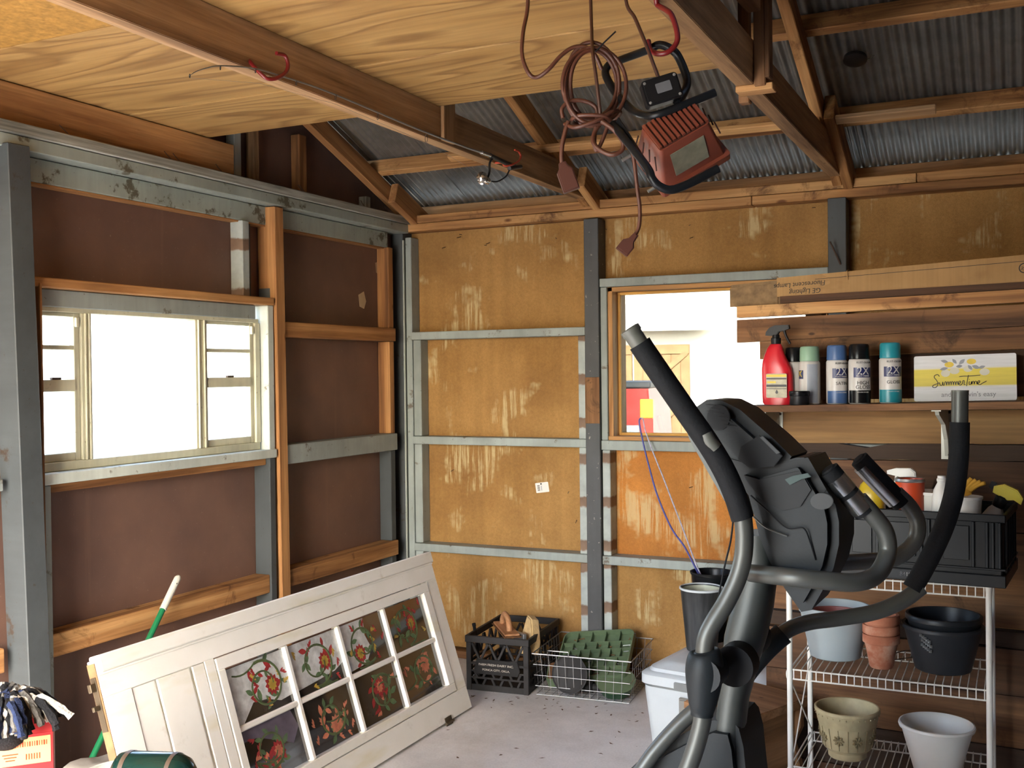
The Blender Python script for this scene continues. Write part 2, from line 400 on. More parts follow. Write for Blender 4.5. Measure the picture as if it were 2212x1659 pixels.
# small nails left in the boards
simple('rusty_nail', '#4a3a30', .6, .6)
rd = random.Random(12)
for k in range(16):
    x = rd.uniform(.2, 2.2); z = rd.uniform(2.16, 2.27) if k < 10 else rd.uniform(.75, 1.05)
    tube('nail', [(x, 0, z), (x+rd.uniform(-.012, .012), -.03, z-rd.uniform(.0, .012))], .0017, 'rusty_nail', wbk, 5)

# ---- window in the back wall
w2 = empty('window_2', 'single pane window with bare wood frame in the back wall', 'window', kind='structure')
def w2b(n, *a, mat='pine', **k): return box(n, *a, mat, w2, .002, True)
w2b('jamb', WX0-.012, WX0+.012, -.075, .12, WZ0, WZ1); w2b('jamb', WX1-.03, WX1+.0, -.075, .12, WZ0, WZ1)
w2b('head', WX0-.012, WX1, -.075, .12, WZ1-.022, WZ1); w2b('sill', WX0-.012, WX1, -.085, .14, WZ0-.008, WZ0+.012)
for a in ((WX0+.012, WX0+.026, .0, .02, WZ0+.012, WZ1-.022), (WX1-.045, WX1-.03, .0, .02, WZ0+.012, WZ1-.022), (WX0+.026, WX1-.045, .0, .02, WZ1-.036, WZ1-.022), (WX0+.026, WX1-.045, .0, .02, WZ0+.012, WZ0+.026)):
    w2b('glazing_stop', *a, mat='mdf_ply')
box('pane', WX0+.014, WX1-.032, .022, .025, WZ0+.014, WZ1-.024, 'dusty_dim_glass', w2, 0)

# ---- left wall
wlf = empty('wall_left', 'left gable wall of dark brown hardboard with painted studs', 'wall', kind='structure')
def lw(n, y0, y1, z0, z1, mat, x0=-.068, x1=.02, wood=False, b=.003): return box(n, x0, x1, y0, y1, z0, z1, mat, wlf, b, wood)
def lpan(y0, y1, z0, z1): return box('panel', -.09, -.07, y0, y1, z0, z1, 'brown_hardboard', wlf, 0)
LY0, LY1, LZ0, LZ1 = -2.50, -1.262, 1.185, 1.829     # window opening
lpan(-1.222, 0, 0, 2.36); lpan(LY1, -1.222, 0, 2.36); lpan(LY0, LY1, 0, 1.15); lpan(LY0, LY1, LZ1, 2.36); lpan(-3.7, LY0, 0, 2.36); lpan(-4.95, -3.7, 0, 2.36); lpan(YF, -4.95, 0, 2.36)
def tri(n, pts, mat, x0, x1):                          # polygon in the YZ plane
    M = Matrix(((0, 0, 1, 0), (1, 0, 0, 0), (0, 1, 0, 0), (0, 0, 0, 1))); return prism(n, pts, x0, x1, mat, wlf, M)
tri('gable_panel', [(0, 2.36), (-1.22, 2.36), (-1.22, 2.458+.385*1.22), (0, 2.458)], 'brown_hardboard', -.09, -.07)
tri('gable_panel', [(-1.225, 2.36), (-2.8, 2.36), (-2.8, 2.458+.385*2.8), (-1.225, 2.458+.385*1.225)], 'brown_hardboard', -.09, -.07)
tri('gable_panel', [(-2.805, 2.36), (YF, 2.36), (YF, 2.458), (-2.805, 2.458+.385*2.8)], 'brown_hardboard', -.09, -.07)
# posts and studs
beam('post', (.03, -2.535, 0), (.02, -2.59, 2.286), .088, .10, 'dark_grey_paint', wlf, up=(1, 0, 0), wood=False)
lw('trim_strip', -2.487, -2.478, .62, 1.84, 'orange_wood', -.03, .035, True, .001)
lw('stud', -2.476, -2.440, 0, 1.149, 'grey_paint', -.068, .02)
lw('stud', -1.262, -1.222, 1.152, 1.829, 'pale_grey_paint'); lw('stud', -1.262, -1.222, 0, 1.15, 'dark_grey_paint')
beam('stud', (-.02, -1.163, 0), (-.018, -1.188, 2.272), .062, .10, 'orange_wood', wlf, up=(1, 0, 0))
lw('stud', -1.215, -1.197, .68, 2.19, 'dark_grey_paint', -.068, .0)
lw('jack_stud', -1.40, -1.355, 1.862, 2.19, 'patched_paint', -.068, -.0)
lw('jack_stud', -1.345, -1.31, 1.862, 2.19, 'dark_grey_paint', -.068, -.03)
for z0, z1, mt in ((1.762, 2.19, 'orange_wood_z'), (1.202, 1.69, 'orange_wood_z'), (.632, 1.112, 'dark_grey_paint'), (0, .55, 'dark_grey_paint')):
    lw('jack_stud', -.235, -.19, z0, z1, mt, -.068, .005)
for y in (-3.76, -4.98): lw('post', y, y+.08, 0, 2.27, 'dark_grey_paint')
# rails
lw('window_header', -2.53, -1.228, 1.829, 1.862, 'orange_wood', -.06, .03, True)
lw('window_header', -2.50, -1.30, 1.766, 1.828, 'grey_paint', -.068, -.015)
lw('window_stool', -2.49, -1.222, 1.152, 1.190, 'pale_grey_paint', -.07, .03)
lw('rail', -2.44, -1.262, 1.121, 1.151, 'orange_wood', -.068, .0, True)
lw('rail', -1.146, -.19, 1.692, 1.761, 'orange_wood', -.068, .018, True)
lw('rail', -1.146, -.19, 1.113, 1.201, 'grey_paint', -.068, .02)
lw('rail', -1.146, -.19, .553, .631, 'pine_dirty', -.068, .018, True)
lw('rail', -2.44, -1.262, .553, .633, 'pine_dirty', -.068, .012, True)
lw('rail', -5.5, -2.63, .553, .633, 'pine_dirty', -.068, .012, True); lw('rail', -5.5, -2.63, 1.15, 1.19, 'grey_paint')
lw('top_plate', YF+.1, -.0, 2.324, 2.363, 'weathered', -.07, .055, True); lw('top_plate', YF+.1, -.09, 2.276, 2.322, 'plate_paint', -.07, .045)
lw('brow_board', YF+.1, -.20, 2.192, 2.274, 'plate_paint', -.068, -.02); lw('brow_strip', YF+.1, -.20, 2.184, 2.191, 'orange_wood', -.068, -.022, True, .001)
lw('sole_plate', YF+.1, -.1, 0, .04, 'scrap_plank', -.068, .0, True)
# gable studs
for y0, y1, mt in ((-1.42, -1.375, 'pale_grey_paint'), (-1.29, -1.255, 'loft_beam_z'), (-.965, -.905, 'orange_wood_z'), (-.40, -.36, 'weathered_z'), (-2.2, -2.15, 'loft_beam_z'), (-3.2, -3.15, 'loft_beam_z')):
    lw('gable_stud', y0, y1, 2.364, 2.30-.385*max(y1, -5.6-y1 if y1 < -2.8 else y1), mt, -.068, -.02)
rd = random.Random(3)
for k in range(9):
    y = rd.uniform(-1.1, -.15) if k % 2 else rd.uniform(-2.4, -.2); z = 2.365
    tube('nail', [(.05, y, z), (.05, y-.02, z+.012), (.06, y-.045, z+.02)], .0016, 'rusty_nail', wlf, 5)
simple('torn_paper', '#bfa888', .8)
prism('torn_paper', [(-.41, 1.93), (-.36, 1.95), (-.34, 1.90), (-.36, 1.86), (-.40, 1.87)], -.0698, -.0688, 'torn_paper', wlf, Matrix(((0, 0, 1, 0), (1, 0, 0, 0), (0, 1, 0, 0), (0, 0, 0, 1))))
prism('torn_paper', [(-.245, 2.11), (-.215, 2.12), (-.21, 2.08), (-.22, 2.05), (-.24, 2.06)], -.0698, -.0688, 'torn_paper', wlf, Matrix(((0, 0, 1, 0), (1, 0, 0, 0), (0, 1, 0, 0), (0, 0, 0, 1))))

# ---- window in the left wall: fixed middle light between two narrow sash windows
w1 = empty('window_1', 'wide three part window with painted sashes in the left wall', 'window', kind='structure')
def w1b(n, y0, y1, z0, z1, x0=-.055, x1=-.03, mat='window_paint', par=None): return box(n, x0, x1, y0, y1, z0, z1, mat, par or w1, .002)
w1b('frame_head', -2.50, -1.275, 1.750, 1.768, -.068, -.02); w1b('frame_sill', -2.50, -1.275, 1.191, 1.222, -.068, -.02)
w1b('frame_jamb', -2.50, -2.474, 1.222, 1.75, -.068, -.02); w1b('frame_jamb', -1.300, -1.268, 1.222, 1.75, -.068, -.02)
for y0, y1 in ((-2.262, -2.214), (-1.676, -1.612)):
    w1b('mullion', y0, y1, 1.222, 1.75, -.068, -.022); w1b('mullion_bead', y0+.012, y0+.018, 1.222, 1.75, -.022, -.014); w1b('mullion_bead', y1-.018, y1-.012, 1.222, 1.75, -.022, -.014)
for y0, y1 in ((-2.474, -2.262), (-1.612, -1.300)):
    w1b('sash_stile', y1-.026, y1-.002, 1.222, 1.75); w1b('sash_stile', y0+.001, y0+.016, 1.222, 1.75)
    w1b('sash_rail', y0+.016, y1-.026, 1.222, 1.252); w1b('sash_rail', y0+.016, y1-.026, 1.470, 1.512, -.06, -.024)
    w1b('sash_rail', y0+.016, y1-.026, 1.736, 1.75); w1b('glazing_bar', y0+.016, y1-.026, 1.618, 1.634)
    w1b('sash_lock', (y0+y1)/2-.02, (y0+y1)/2+.02, 1.512, 1.52, -.04, -.026, 'rusty_nail')
    w1b('stop_block', y1-.024, y1-.01, 1.70, 1.735, -.03, -.018)
    for z0, z1 in ((1.252, 1.47), (1.512, 1.618), (1.634, 1.736)): box('pane', -.046, -.043, y0+.016, y1-.026, z0, z1, 'window_glass', w1, 0)
box('pane', -.050, -.047, -2.214, -1.676, 1.222, 1.75, 'window_glass', w1, 0)

# ---- walls behind the camera
wrt = empty('wall_right', 'right wall of brown hardboard on dark posts', 'wall', kind='structure')
box('panel', XR, XR+.03, YF, 0, 0, 2.37, 'brown_hardboard', wrt, 0)
for y in (-1.2, -2.4, -3.6, -4.8): box('post', XR-.09, XR-.001, y, y+.08, 0, 2.37, 'dark_grey_paint', wrt)
M_ = Matrix(((0, 0, 1, 0), (1, 0, 0, 0), (0, 1, 0, 0), (0, 0, 0, 1)))
prism('gable_panel', [(0, 2.37), (YF, 2.37), (YF, 2.458), (-2.8, 2.458+.385*2.8), (0, 2.458)], XR, XR+.03, 'brown_hardboard', wrt, M_)
wfr = empty('wall_front', 'front wall with the open vehicle doorway', 'wall', kind='structure')
box('panel', -.09, .1, YF-.03, YF, 0, 2.37, 'brown_hardboard', wfr, 0); box('panel', 2.0, XR+.03, YF-.03, YF, 0, 2.37, 'brown_hardboard', wfr, 0)
box('lintel', .1, 2.0, YF-.03, YF+.06, 2.28, 2.37, 'pine_dirty', wfr, .003, True)
for x in (.02, 2.0): box('door_post', x, x+.08, YF, YF+.09, 0, 2.37, 'dark_grey_paint', wfr)

# ---- roof and loft
RM = .385; RZ = 2.30                                    # rafter underside: z = RZ - RM*y
cl = empty('ceiling', 'open timber roof of rafters under corrugated metal with plywood loft', 'ceiling', kind='structure')
nrm = Vector((0, RM, 1)).normalized(); slope = Vector((0, -1, RM)).normalized()
def P(x, y, up=0): return Vector((x, y, RZ-RM*y))+nrm*up
RX = [.038, 1.078, 2.288, 3.5, 4.7, 5.9]
for i, x in enumerate(RX):
    mt = 'orange_wood' if i == 0 else 'pine_dirty'
    beam('rafter', P(x, .28, .045), P(x, -2.8, .045), .042, .09, mt, cl, up=nrm)
    beam('rafter', Vector((x, YF-.28, RZ-RM*.28+.045)), Vector((x, -2.8, RZ+RM*2.8+.045)), .042, .09, mt, cl)
for x, y1, mt in ((.083, -.32, 'orange_wood'), (1.130, -.30, 'pine'), (2.335, -.62, 'pine_dirty')):
    beam('rafter_scab', P(x, .14, .040), P(x, y1, .040), .042, .11, mt, cl, up=nrm)
for k, y in enumerate((.06, -.42, -1.0, -1.58, -2.16, -2.68)):
    for x0, x1 in ((-.3, 2.14), (2.142, 4.6), (4.602, XR+.3)):
        beam('purlin', P(x0, y, .128), P(x1, y, .128), .042, .075, 'pine_dirty', cl, up=nrm)
        yb = YF-y; beam('purlin', Vector((x0, yb, RZ-RM*y+.128)), Vector((x1, yb, RZ-RM*y+.128)), .042, .075, 'pine_dirty', cl)
beam('strip', P(.60, -.63, -.011), P(2.30, -.60, -.011), .045, .02, 'pine', cl, up=nrm); beam('strip', P(2.36, -.60, -.011), P(2.735, -.60, -.011), .045, .02, 'loft_beam', cl, up=nrm)
beam('fascia', (-.3, .10, 2.393), (XR+.3, .10, 2.393), .03, .10, 'loft_beam', cl); beam('eave_board', (-.3, .14, 2.385), (XR+.3, .14, 2.385), .02, .06, 'loft_beam', cl)
# corrugated sheets
PITCH = .036
def sheet(nc, L):
    bm = bmesh.new(); n = nc*8; rows = []
    for j in range(2):
        rows.append([bm.verts.new((i*PITCH/8, j*L, .0068*math.cos(2*math.pi*i/8))) for i in range(n+1)])
    for i in range(n): bm.faces.new((rows[0][i], rows[0][i+1], rows[1][i+1], rows[1][i]))
    me = bpy.data.meshes.new('roof_sheet'); bm.to_mesh(me); bm.free()
    for p in me.polygons: p.use_smooth = True
    me.materials.append(MATS['galvanised_roof']); return me
SW = 18; me = sheet(SW+1, 3.43); k = 0; x = -.35
while x < XR+.4:
    for side in (0, 1):
        o = bpy.data.objects.new('roof_sheet', me); COL.objects.link(o); o.parent = cl
        lift = .172+(k % 2)*.0022
        if side == 0: org = P(x, .40, lift); ax = Vector((1, 0, 0)); ay = slope
        else: org = Vector((x+SW*PITCH, YF-.4, RZ-RM*.4+lift/math.cos(math.atan(RM)))); ax = Vector((-1, 0, 0)); ay = Vector((0, 1, RM)).normalized()
        o.matrix_local = basis(org, ax, ay)
    x += SW*PITCH; k += 1
simple('dark_cap', '#241f1c', .35, .3)
cpo = P(2.45, -.76, .155)
cap = lathe('vent_cap', [(0, 0), (.036, 0), (.044, .006), (.045, .02), (.03, .028), (0, .028)], 'dark_cap', cl, 24); frame_at(cap, cpo, -nrm)
tube('cap_wire', [cpo+Vector((.04, 0, -.02)), cpo+Vector((.055, .01, -.012)), cpo+Vector((.07, 0, -.006))], .0015, 'galvanised_roof', cl, 6)
# tie beams
M_yz = Matrix(((0, 0, 1, 0), (1, 0, 0, 0), (0, 1, 0, 0), (0, 0, 0, 1)))
for x in RX[1:]:
    o = prism('tie_beam', [(-.045, 2.369), (YF+.05, 2.369), (YF+.05, 2.40), (YF+.26, 2.5), (-.26, 2.5), (-.045, 2.414)], -.027, .027, 'loft_beam_y', cl, M_yz, .002); o.location.x = x
for y0, y1 in ((YF+.05, -1.47),): box('loft_joist', -.03, .02, y0, y1, 2.364, 2.498, 'orange_wood', cl, .003, True)
box('hanger', 1.107, 1.122, -1.62, -1.53, 2.375, 2.62, 'loft_beam', cl, .003, True)
box('hanger', 2.317, 2.352, -1.88, -1.835, 2.36, 3.0, 'old_bench_wood', cl, .003, True); box('hanger', 2.352, 2.366, -1.89, -1.84, 2.38, 3.0, 'old_bench_wood', cl, .003, True)
box('hanger', 2.228, 2.262, -1.70, -1.66, 2.36, 2.9, 'old_bench_wood', cl, .003, True)
beam('brace', (2.335, -2.9, 2.56), (2.335, -1.95, 2.60), .04, .09, 'old_bench_wood', cl)
box('block', 2.26, 2.37, -1.87, -1.81, 2.35, 2.369, 'pine', cl, .002, True)
# loft plywood
def ply(x0, x1, y0, y1, mat='plywood'): return box('loft_panel', x0, x1, y0, y1, 2.5005, 2.518, mat, cl, .001)
ply(-.06, 1.076, -2.052, -1.62); ply(-.06, 1.076, -2.83, -2.066); ply(-.06, 1.076, -4.05, -2.836, 'osb'); ply(-.06, 1.076, -4.9, -4.054, 'osb')
ply(1.080, 2.286, -2.176, -1.62); ply(1.080, 2.286, -3.40, -2.19); ply(1.080, 2.286, -4.62, -3.404)
# ================================================================== OUTSIDE
def ground():
    t = NT('yard_gravel'); v = t.coord((1, 1, 1), False); n = t.noise(v, 1.2, 8, .7); t.base(t.ramp(n, [(.3, '#8f8a7c'), (.7, '#b5ad9a')])); t.set(Roughness=.9)
ground()
g = box('ground', -60, 60, -60, 60, -.4, -.125, 'yard_gravel', bevel=0); tag(g, 'pale sunlit gravel yard around the garage', 'ground', kind='structure')
simple('drive_concrete', '#c4bfb4', .85, var=.1, scale=2)
dv = box('driveway', -2, 9, -20, YF, -.124, -.02, 'drive_concrete', bevel=0); tag(dv, 'pale concrete driveway outside the open doorway', 'driveway', kind='structure')
box_ = box
simple('white_siding', '#d8d6cf', .7, var=.05); simple('pale_roof', '#b9b6ae', .8); simple('faded_fence', '#8d6f4a', .8, var=.25, scale=6)
simple('truck_red', '#7d1512', .3, var=.04); simple('truck_black', '#1d2326', .5); simple('tail_amber', '#c98a20', .3); simple('tail_red', '#a32318', .3); simple('steel_grey', '#8b9092', .4, .6); simple('stone_grey', '#77736e', .9, var=.35, scale=14)
simple('rubber', '#17181a', .8); simple('blue_glass', '#4a6f80', .2)
# wooden shed with cross-braced doors
sh = empty('yard_shed', 'weathered shed with cross braced board doors across the yard', 'building', (-3.55, 13.96, 0), math.radians(14))
bx = lambda n, *a, mat='faded_fence', par=None: box_(n, *a, mat, par or sh, .004)
bx('wall', -2.6, 2.4, .1, 3.5, -.12, 2.3, mat='white_siding')
for s in (-1, 1):
    dr = bx('door', min(s*.02, s*1.05), max(s*.02, s*1.05), 0, .08, .05, 2.0)
    for k in range(6): bx('board', -.52+k*.174, -.36+k*.174, -.06, -.041, -.97, .97, par=dr)
    for z in (-.88, 0, .88): bx('ledge', -.5, .5, -.085, -.061, z-.08, z+.08, par=dr)
    beam('brace', (-.45*s, -.075, -.82), (.45*s, -.075, -.06), .1, .024, 'faded_fence', dr, up=(0, 1, 0), wood=False)
    beam('brace', (-.45*s, -.075, .06), (.45*s, -.075, .82), .1, .024, 'faded_fence', dr, up=(0, 1, 0), wood=False)
M_yz2 = Matrix(((0, 0, 1, 0), (1, 0, 0, 0), (0, 1, 0, 0), (0, 0, 0, 1)))
prism('roof', [(-.3, 2.25), (3.8, 2.25), (1.75, 3.3)], -2.8, 2.6, 'pale_roof', sh, M_yz2)
# house
hs = empty('white_house', 'white house with grey gable roof beyond the shed', 'building', (.6, 19.5, 0), math.radians(10))
hb = lambda n, *a, mat='white_siding', par=None: box_(n, *a, mat, par or hs, .004)
hb('wall', -5, 5, 0, 7, -.12, 3.0); prism('roof', [(-.5, 2.95), (7.5, 2.95), (3.5, 5.4)], -5.4, 5.4, 'pale_roof', hs, M_yz2)
for x in (-3.4, -.6, 2.4):
    wd = hb('window', x-.45, x+.45, -.05, 0, .9, 2.2, mat='blue_glass'); hb('frame', -.5, .5, -.05, -.03, .65, .72, par=wd); hb('frame', -.5, .5, -.05, -.03, -.72, -.65, par=wd); hb('frame', -.02, .02, -.05, -.03, -.65, .65, par=wd)
hb('door', 1.0, 1.5, -.05, 0, 0, 2.05, mat='steel_grey')
# pickup truck, rear end to the right
tk = empty('pickup_truck', 'red pickup truck with dark bed cover parked in the yard', 'truck', (-1.35, 8.34, -.12), math.radians(9)); tk.scale = (1, 1, 1.15)
tb = lambda n, *a, mat='truck_red', par=None, b=.03: box_(n, *a, mat, par or tk, b)
side = [(-5.3, .45), (-5.35, .95), (-4.2, 1.08), (-3.5, 1.12), (-2.9, 1.75), (-2.0, 1.78), (-1.9, 1.22), (-.05, 1.22), (0, .55), (-.5, .5), (-.62, .62), (-.78, .78), (-1.0, .82), (-1.22, .78), (-1.38, .62), (-1.46, .45), (-4.0, .42), (-4.1, .62), (-4.3, .78), (-4.5, .8), (-4.7, .76), (-4.86, .6), (-4.95, .45)]
prism('body', side, 0, 1.85, 'truck_red', tk, Matrix(((1, 0, 0, 0), (0, 0, 1, 0), (0, 1, 0, 0), (0, 0, 0, 1))), .02)
for x in (-1.0, -4.5):
    for y in (.02, 1.62):
        wh = lathe('wheel', [(0, 0), (.22, 0), (.37, .01), (.38, .1), (.37, .2), (0, .2)], 'rubber', tk, 24, (x, y, .38)); wh.rotation_euler = (math.radians(-90), 0, 0)
        lathe('hub', [(0, -.012), (.1, -.012), (.2, -.004), (.2, .0)], 'steel_grey', wh, 20)
tb('bed_cover', -1.88, -.02, .02, 1.83, 1.225, 1.30, mat='truck_black'); tb('side_window', -2.75, -2.1, -.012, .0, 1.28, 1.68, mat='blue_glass', b=.004); tb('side_window', -3.3, -2.8, -.012, .0, 1.28, 1.6, mat='blue_glass', b=.004)
tb('tail_lamp', -.16, .012, -.014, .08, .88, 1.10, mat='tail_amber', b=.01); tb('tail_lamp', -.16, .012, -.014, .08, .66, .88, mat='tail_red', b=.01)
tb('bumper', -.1, .16, -.02, 1.87, .45, .62, mat='steel_grey'); tb('trim_strip', -1.9, -.17, -.012, .0, .72, .80, mat='steel_grey', b=.003)
# heap of rubble beside it
rd = random.Random(9)
for k in range(9):
    bm = bmesh.new(); bmesh.ops.create_icosphere(bm, subdivisions=2, radius=1)
    for v in bm.verts: v.co *= .20*(1+rd.uniform(-.10, .04))
    row = 0 if k < 5 else 1; i = k if k < 5 else k-5
    o = mesh_obj('rock', bm, 'stone_grey', None, 30, (-.75+i*.42+row*.21, 8.5+rd.uniform(0, .1), .065+row*.34))
    tag(o, '%s grey stone in the %s row of the heap beside the red truck' % (('leftmost', 'second', 'middle', 'fourth', 'rightmost')[i] if row == 0 else ('leftmost', 'second', 'third', 'rightmost')[i], ('bottom', 'upper')[row]), 'rock', 'stones heaped beside the truck')
# ================================================================== LUMBER STACK WITH SHELF
LO = Vector((2.1, -1.25, 0)); LD = Vector((.9925, -.122, 0)).normalized(); LN = Vector((-.122, -.9925, 0)).normalized()
def FP(s, z, off=0): return LO+LD*s+LN*off+Vector((0, 0, z))
def plank(s0, s1, z0l, z1l, z0r, z1r, mat, label, off=0, th=.04, name='plank', cat='plank', rough=0, seed=1, notch=None):
    """board standing on edge in the stack; heights given at s=0 and s=.94"""
    zl = lambda s, a, b: a+(b-a)*s/.94
    L = s1-s0; n = 14; rd = random.Random(seed); bm = bmesh.new(); rows = []
    c = FP((s0+s1)/2, (z0l+z1l)/2, off-th/2)
    for i in range(n+1):
        s = s0+L*i/n; lo = zl(s, z0l, z0r); hi = zl(s, z1l, z1r)
        if rough: hi += rd.uniform(-rough, rough); lo += rd.uniform(-rough, rough)*.5
        ring = [FP(s, lo, off-th), FP(s, lo, off), FP(s, hi, off), FP(s, hi, off-th)]
        rows.append([bm.verts.new(v-c) for v in ring])
    # wood grain runs along local X: rotate the mesh into the plank's frame
    for i in range(n):
        a, b = rows[i], rows[i+1]
        for k in range(4): bm.faces.new((a[k], b[k], b[(k+1) % 4], a[(k+1) % 4]))
    bm.faces.new(rows[0]); bm.faces.new(list(reversed(rows[-1])))
    R = Matrix((LD, -LN, Vector((0, 0, 1)))).to_4x4()
    bmesh.ops.transform(bm, matrix=R, verts=bm.verts); bmesh.ops.recalc_face_normals(bm, faces=bm.faces)
    o = mesh_obj(name, bm, mat); M = R.inverted(); M.translation = c; o.matrix_world = M
    if label: tag(o, label, cat)
    return o
wood3('tan_plank', '#987649', '#84623a', '#624527', along=.5, across=9, contrast=.55)
wood3('brown_plank', '#63442c', '#4e331f', '#301d11', knots=.06, contrast=.4)
wood3('dark_slab', '#4a3628', '#372619', '#20150e', knots=.1, contrast=.9)
G = 'planks of the lumber stack'
E_ = 1.75
plank(.012, E_, 1.705, 1.745, 1.719, 1.759, 'pine_dirty_x', 'narrow plank directly under the cardboard lamp carton', .012)
plank(.167, E_, 1.7475, 1.773, 1.761, 1.783, 'brown_plank_x', 'thin dark strip of wood along the foot of the lamp carton', .0)
plank(.010, E_, 1.616, 1.697, 1.646, 1.7125, 'scrap_plank_x', 'wide plank second below the lamp carton, left end out over the window', .006)
plank(.092, E_, 1.553, 1.615, 1.574, 1.644, 'scrap_plank_x', 'rough ended plank just above the spray paint cans', .0, seed=3)
plank(.20, E_, 1.405, 1.552, 1.425, 1.572, 'brown_plank_x', 'dark plank behind the spray paint cans', -.01)
plank(.105, E_, 1.257, 1.366, 1.277, 1.384, 'tan_plank_x', 'pale tan plank that carries the shelf brackets', .0)
plank(.107, E_, 1.200, 1.252, 1.222, 1.272, 'dark_slab_x', 'bark edged dark slab below the bracket plank', -.012, rough=.012, seed=5)
plank(.107, E_, .975, 1.197, .998, 1.220, 'brown_plank_x', 'broad brown plank behind the white trigger spray bottle', -.004)
plank(.107, E_, .672, .972, .696, .995, 'scrap_plank_x', 'very broad plank behind the black crate', .0)
plank(.106, E_, .610, .668, .632, .690, 'dark_slab_x', 'bark edged slab behind the grey planter', -.01, rough=.01, seed=8)
plank(.106, E_, .463, .606, .484, .628, 'brown_plank_x', 'plank behind the stacked terracotta pots', .0)
plank(.104, E_, .300, .460, .318, .481, 'scrap_plank_x', 'plank behind the middle shelf of the wire rack', -.003)
plank(.104, E_, .160, .297, .172, .315, 'dark_slab_x', 'dark plank behind the cream patterned planter', .0)
plank(.104, E_, .0, .157, .0, .169, 'brown_plank_x', 'lowest plank of the stack resting on the concrete', .003)
for s in (.27, 1.35):
    o = beam('upright', FP(s, 0, -.075), FP(s, 1.72, -.075), .06, .05, 'scrap_plank', None, up=LN); tag(o, 'rough wooden upright behind the %s of the plank stack' % ('window end' if s < 1 else 'far right end'), 'post', 'uprights behind the planks')

# ---- long cardboard carton on top
def card():
    t = NT('cardboard'); v = t.coord(); w = t.noise(t.coord((120, 1, 1)), 1, 1); n = t.noise(v, 5, 5)
    c = t.ramp(n, [(.3, '#8c6b41'), (.7, '#9f7d50')]); c = t.mix(.3, c, t.ramp(w, [(.35, .8), (.65, 1.1)]), 'MULTIPLY')
    st = t.noise(t.coord((3, 3, 6)), 1, 5); c = t.mix(t.ramp(st, [(.6, 0.0), (.66, .3), (.67, 0.0)]), c, '#6e4e2c'); t.base(c); t.set(Roughness=.85); t.bump(w, .25, .002)
card(); simple('dirty_cardboard', '#786144', .9, var=.35, scale=30, bump=.4, bscale=40); simple('print_black', '#15130f', .7, var=0)
ge = empty('lamp_carton', 'long cardboard carton for fluorescent lamps lying on the plank stack', 'box', FP(0, 1.70))
def child_local(o): o.matrix_parent_inverse = Matrix.Translation(-o.parent.location); return o
def gbox(n, s0, s1, l0, l1, r0, r1, mat, off, th): 
    o = plank(s0, s1, l0, l1, r0, r1, mat, None, off, th, n); w = o.matrix_world.copy(); o.parent = ge; o.matrix_parent_inverse = Matrix.Translation(-ge.location); return o
gbox('carton_body', .155, 1.60, 1.772, 1.835, 1.783, 1.867, 'cardboard', -.004, .11)
plank_end = gbox('carton_end', -.018, .20, 1.748, 1.826, 1.752, 1.870, 'dirty_cardboard', -.016, .10)
gbox('torn_flap', -.022, .155, 1.7462, 1.815, 1.752, 1.862, 'dirty_cardboard', -.012, .004)
gbox('printed_line', .29, 1.60, 1.819, 1.8205, 1.8465, 1.848, 'print_black', -.0032, .001)
def face_text(n, body, size, s, z, mat, par, flip=False, off=0, tilt=0, **k):
    x = (LD*math.cos(tilt)+Vector((0, 0, 1))*math.sin(tilt)); y = Vector((0, 0, 1))
    if flip: x = -x; y = -y
    o = text(n, body, size, mat, None, basis(FP(s, z, off), x, y), **k)
    if par: o.parent = par; o.matrix_parent_inverse = Matrix.Translation(-par.location)
    return o
face_text('printed_text', 'GE Lighting', .024, .255, 1.789, 'print_black', ge, True, -.0032, .03, shear=.15)
face_text('printed_text', 'Fluorescent Lamps', .024, .235, 1.813, 'print_black', ge, True, -.0032, .03, shear=.15)
em = lathe('printed_emblem', [(.013, 0), (.016, 0), (.016, .0006), (.013, .0006)], 'print_black', None, 24, close=True); em.matrix_world = basis(FP(.945, 1.826, -.0036), LD, (0, 0, 1)); em.parent = ge; em.matrix_parent_inverse = Matrix.Translation(-ge.location)
face_text('printed_text', 'GE', .014, .945, 1.826, 'print_black', ge, True, -.0032, 0, shear=.3)
tube_ = tube('twine', catmull([FP(.40, 1.853, -.11), FP(.401, 1.852, -.0), FP(.402, 1.82, .0)], 4), .0015, 'cardboard', None, 5); tube_.parent = ge; tube_.matrix_parent_inverse = Matrix.Translation(-ge.location)

# ---- shelf board on two brackets
SHZ = lambda s: 1.395+.0228*(s-.086)                     # shelf top: the board sags a little to the window end
sh_ = plank(.086, E_-.2, 1.372, 1.393, 1.3935, 1.4145, 'scrap_plank_x', 'wooden shelf board carrying the spray paint cans', .20, .185, 'shelf_board', 'shelf')
simple('bracket_white', '#b9b9ae', .45, .1, var=.1)
def bracket(s, label, zt):
    b = empty('shelf_bracket', label, 'bracket', FP(s, zt-.02, .008), group='shelf brackets')
    def put(o): o.parent = b; o.matrix_parent_inverse = Matrix.Translation(-b.location); return o
    M = basis(FP(s, zt, 0), LN, (0, 0, 1))               # local x towards the room, y up, z sideways
    put(prism('wall_leaf', [(.001, 0), (.004, 0), (.004, -.165), (.001, -.165)], -.017, .017, 'bracket_white', None, M))
    # tapered rib
    bm = bmesh.new(); q = [(.004, -.004), (.16, -.004), (.15, -.016), (.06, -.05), (.02, -.10), (.004, -.155)]
    bm_prism(bm, q, -.006, .006, M); put(mesh_obj('rib', bm, 'bracket_white'))
    put(prism('shelf_leaf', [(.001, 0), (.17, 0), (.17, -.004), (.001, -.004)], -.014, .014, 'bracket_white', None, M))
    for dz in (-.012, -.15):
        sc = lathe('screw', [(0, .0035), (.004, .002), (.005, 0)], 'rusty_nail', None, 10); sc.matrix_world = basis(FP(s+.008, zt+dz, .0045), LD, (0, 0, 1)); put(sc)
    return b
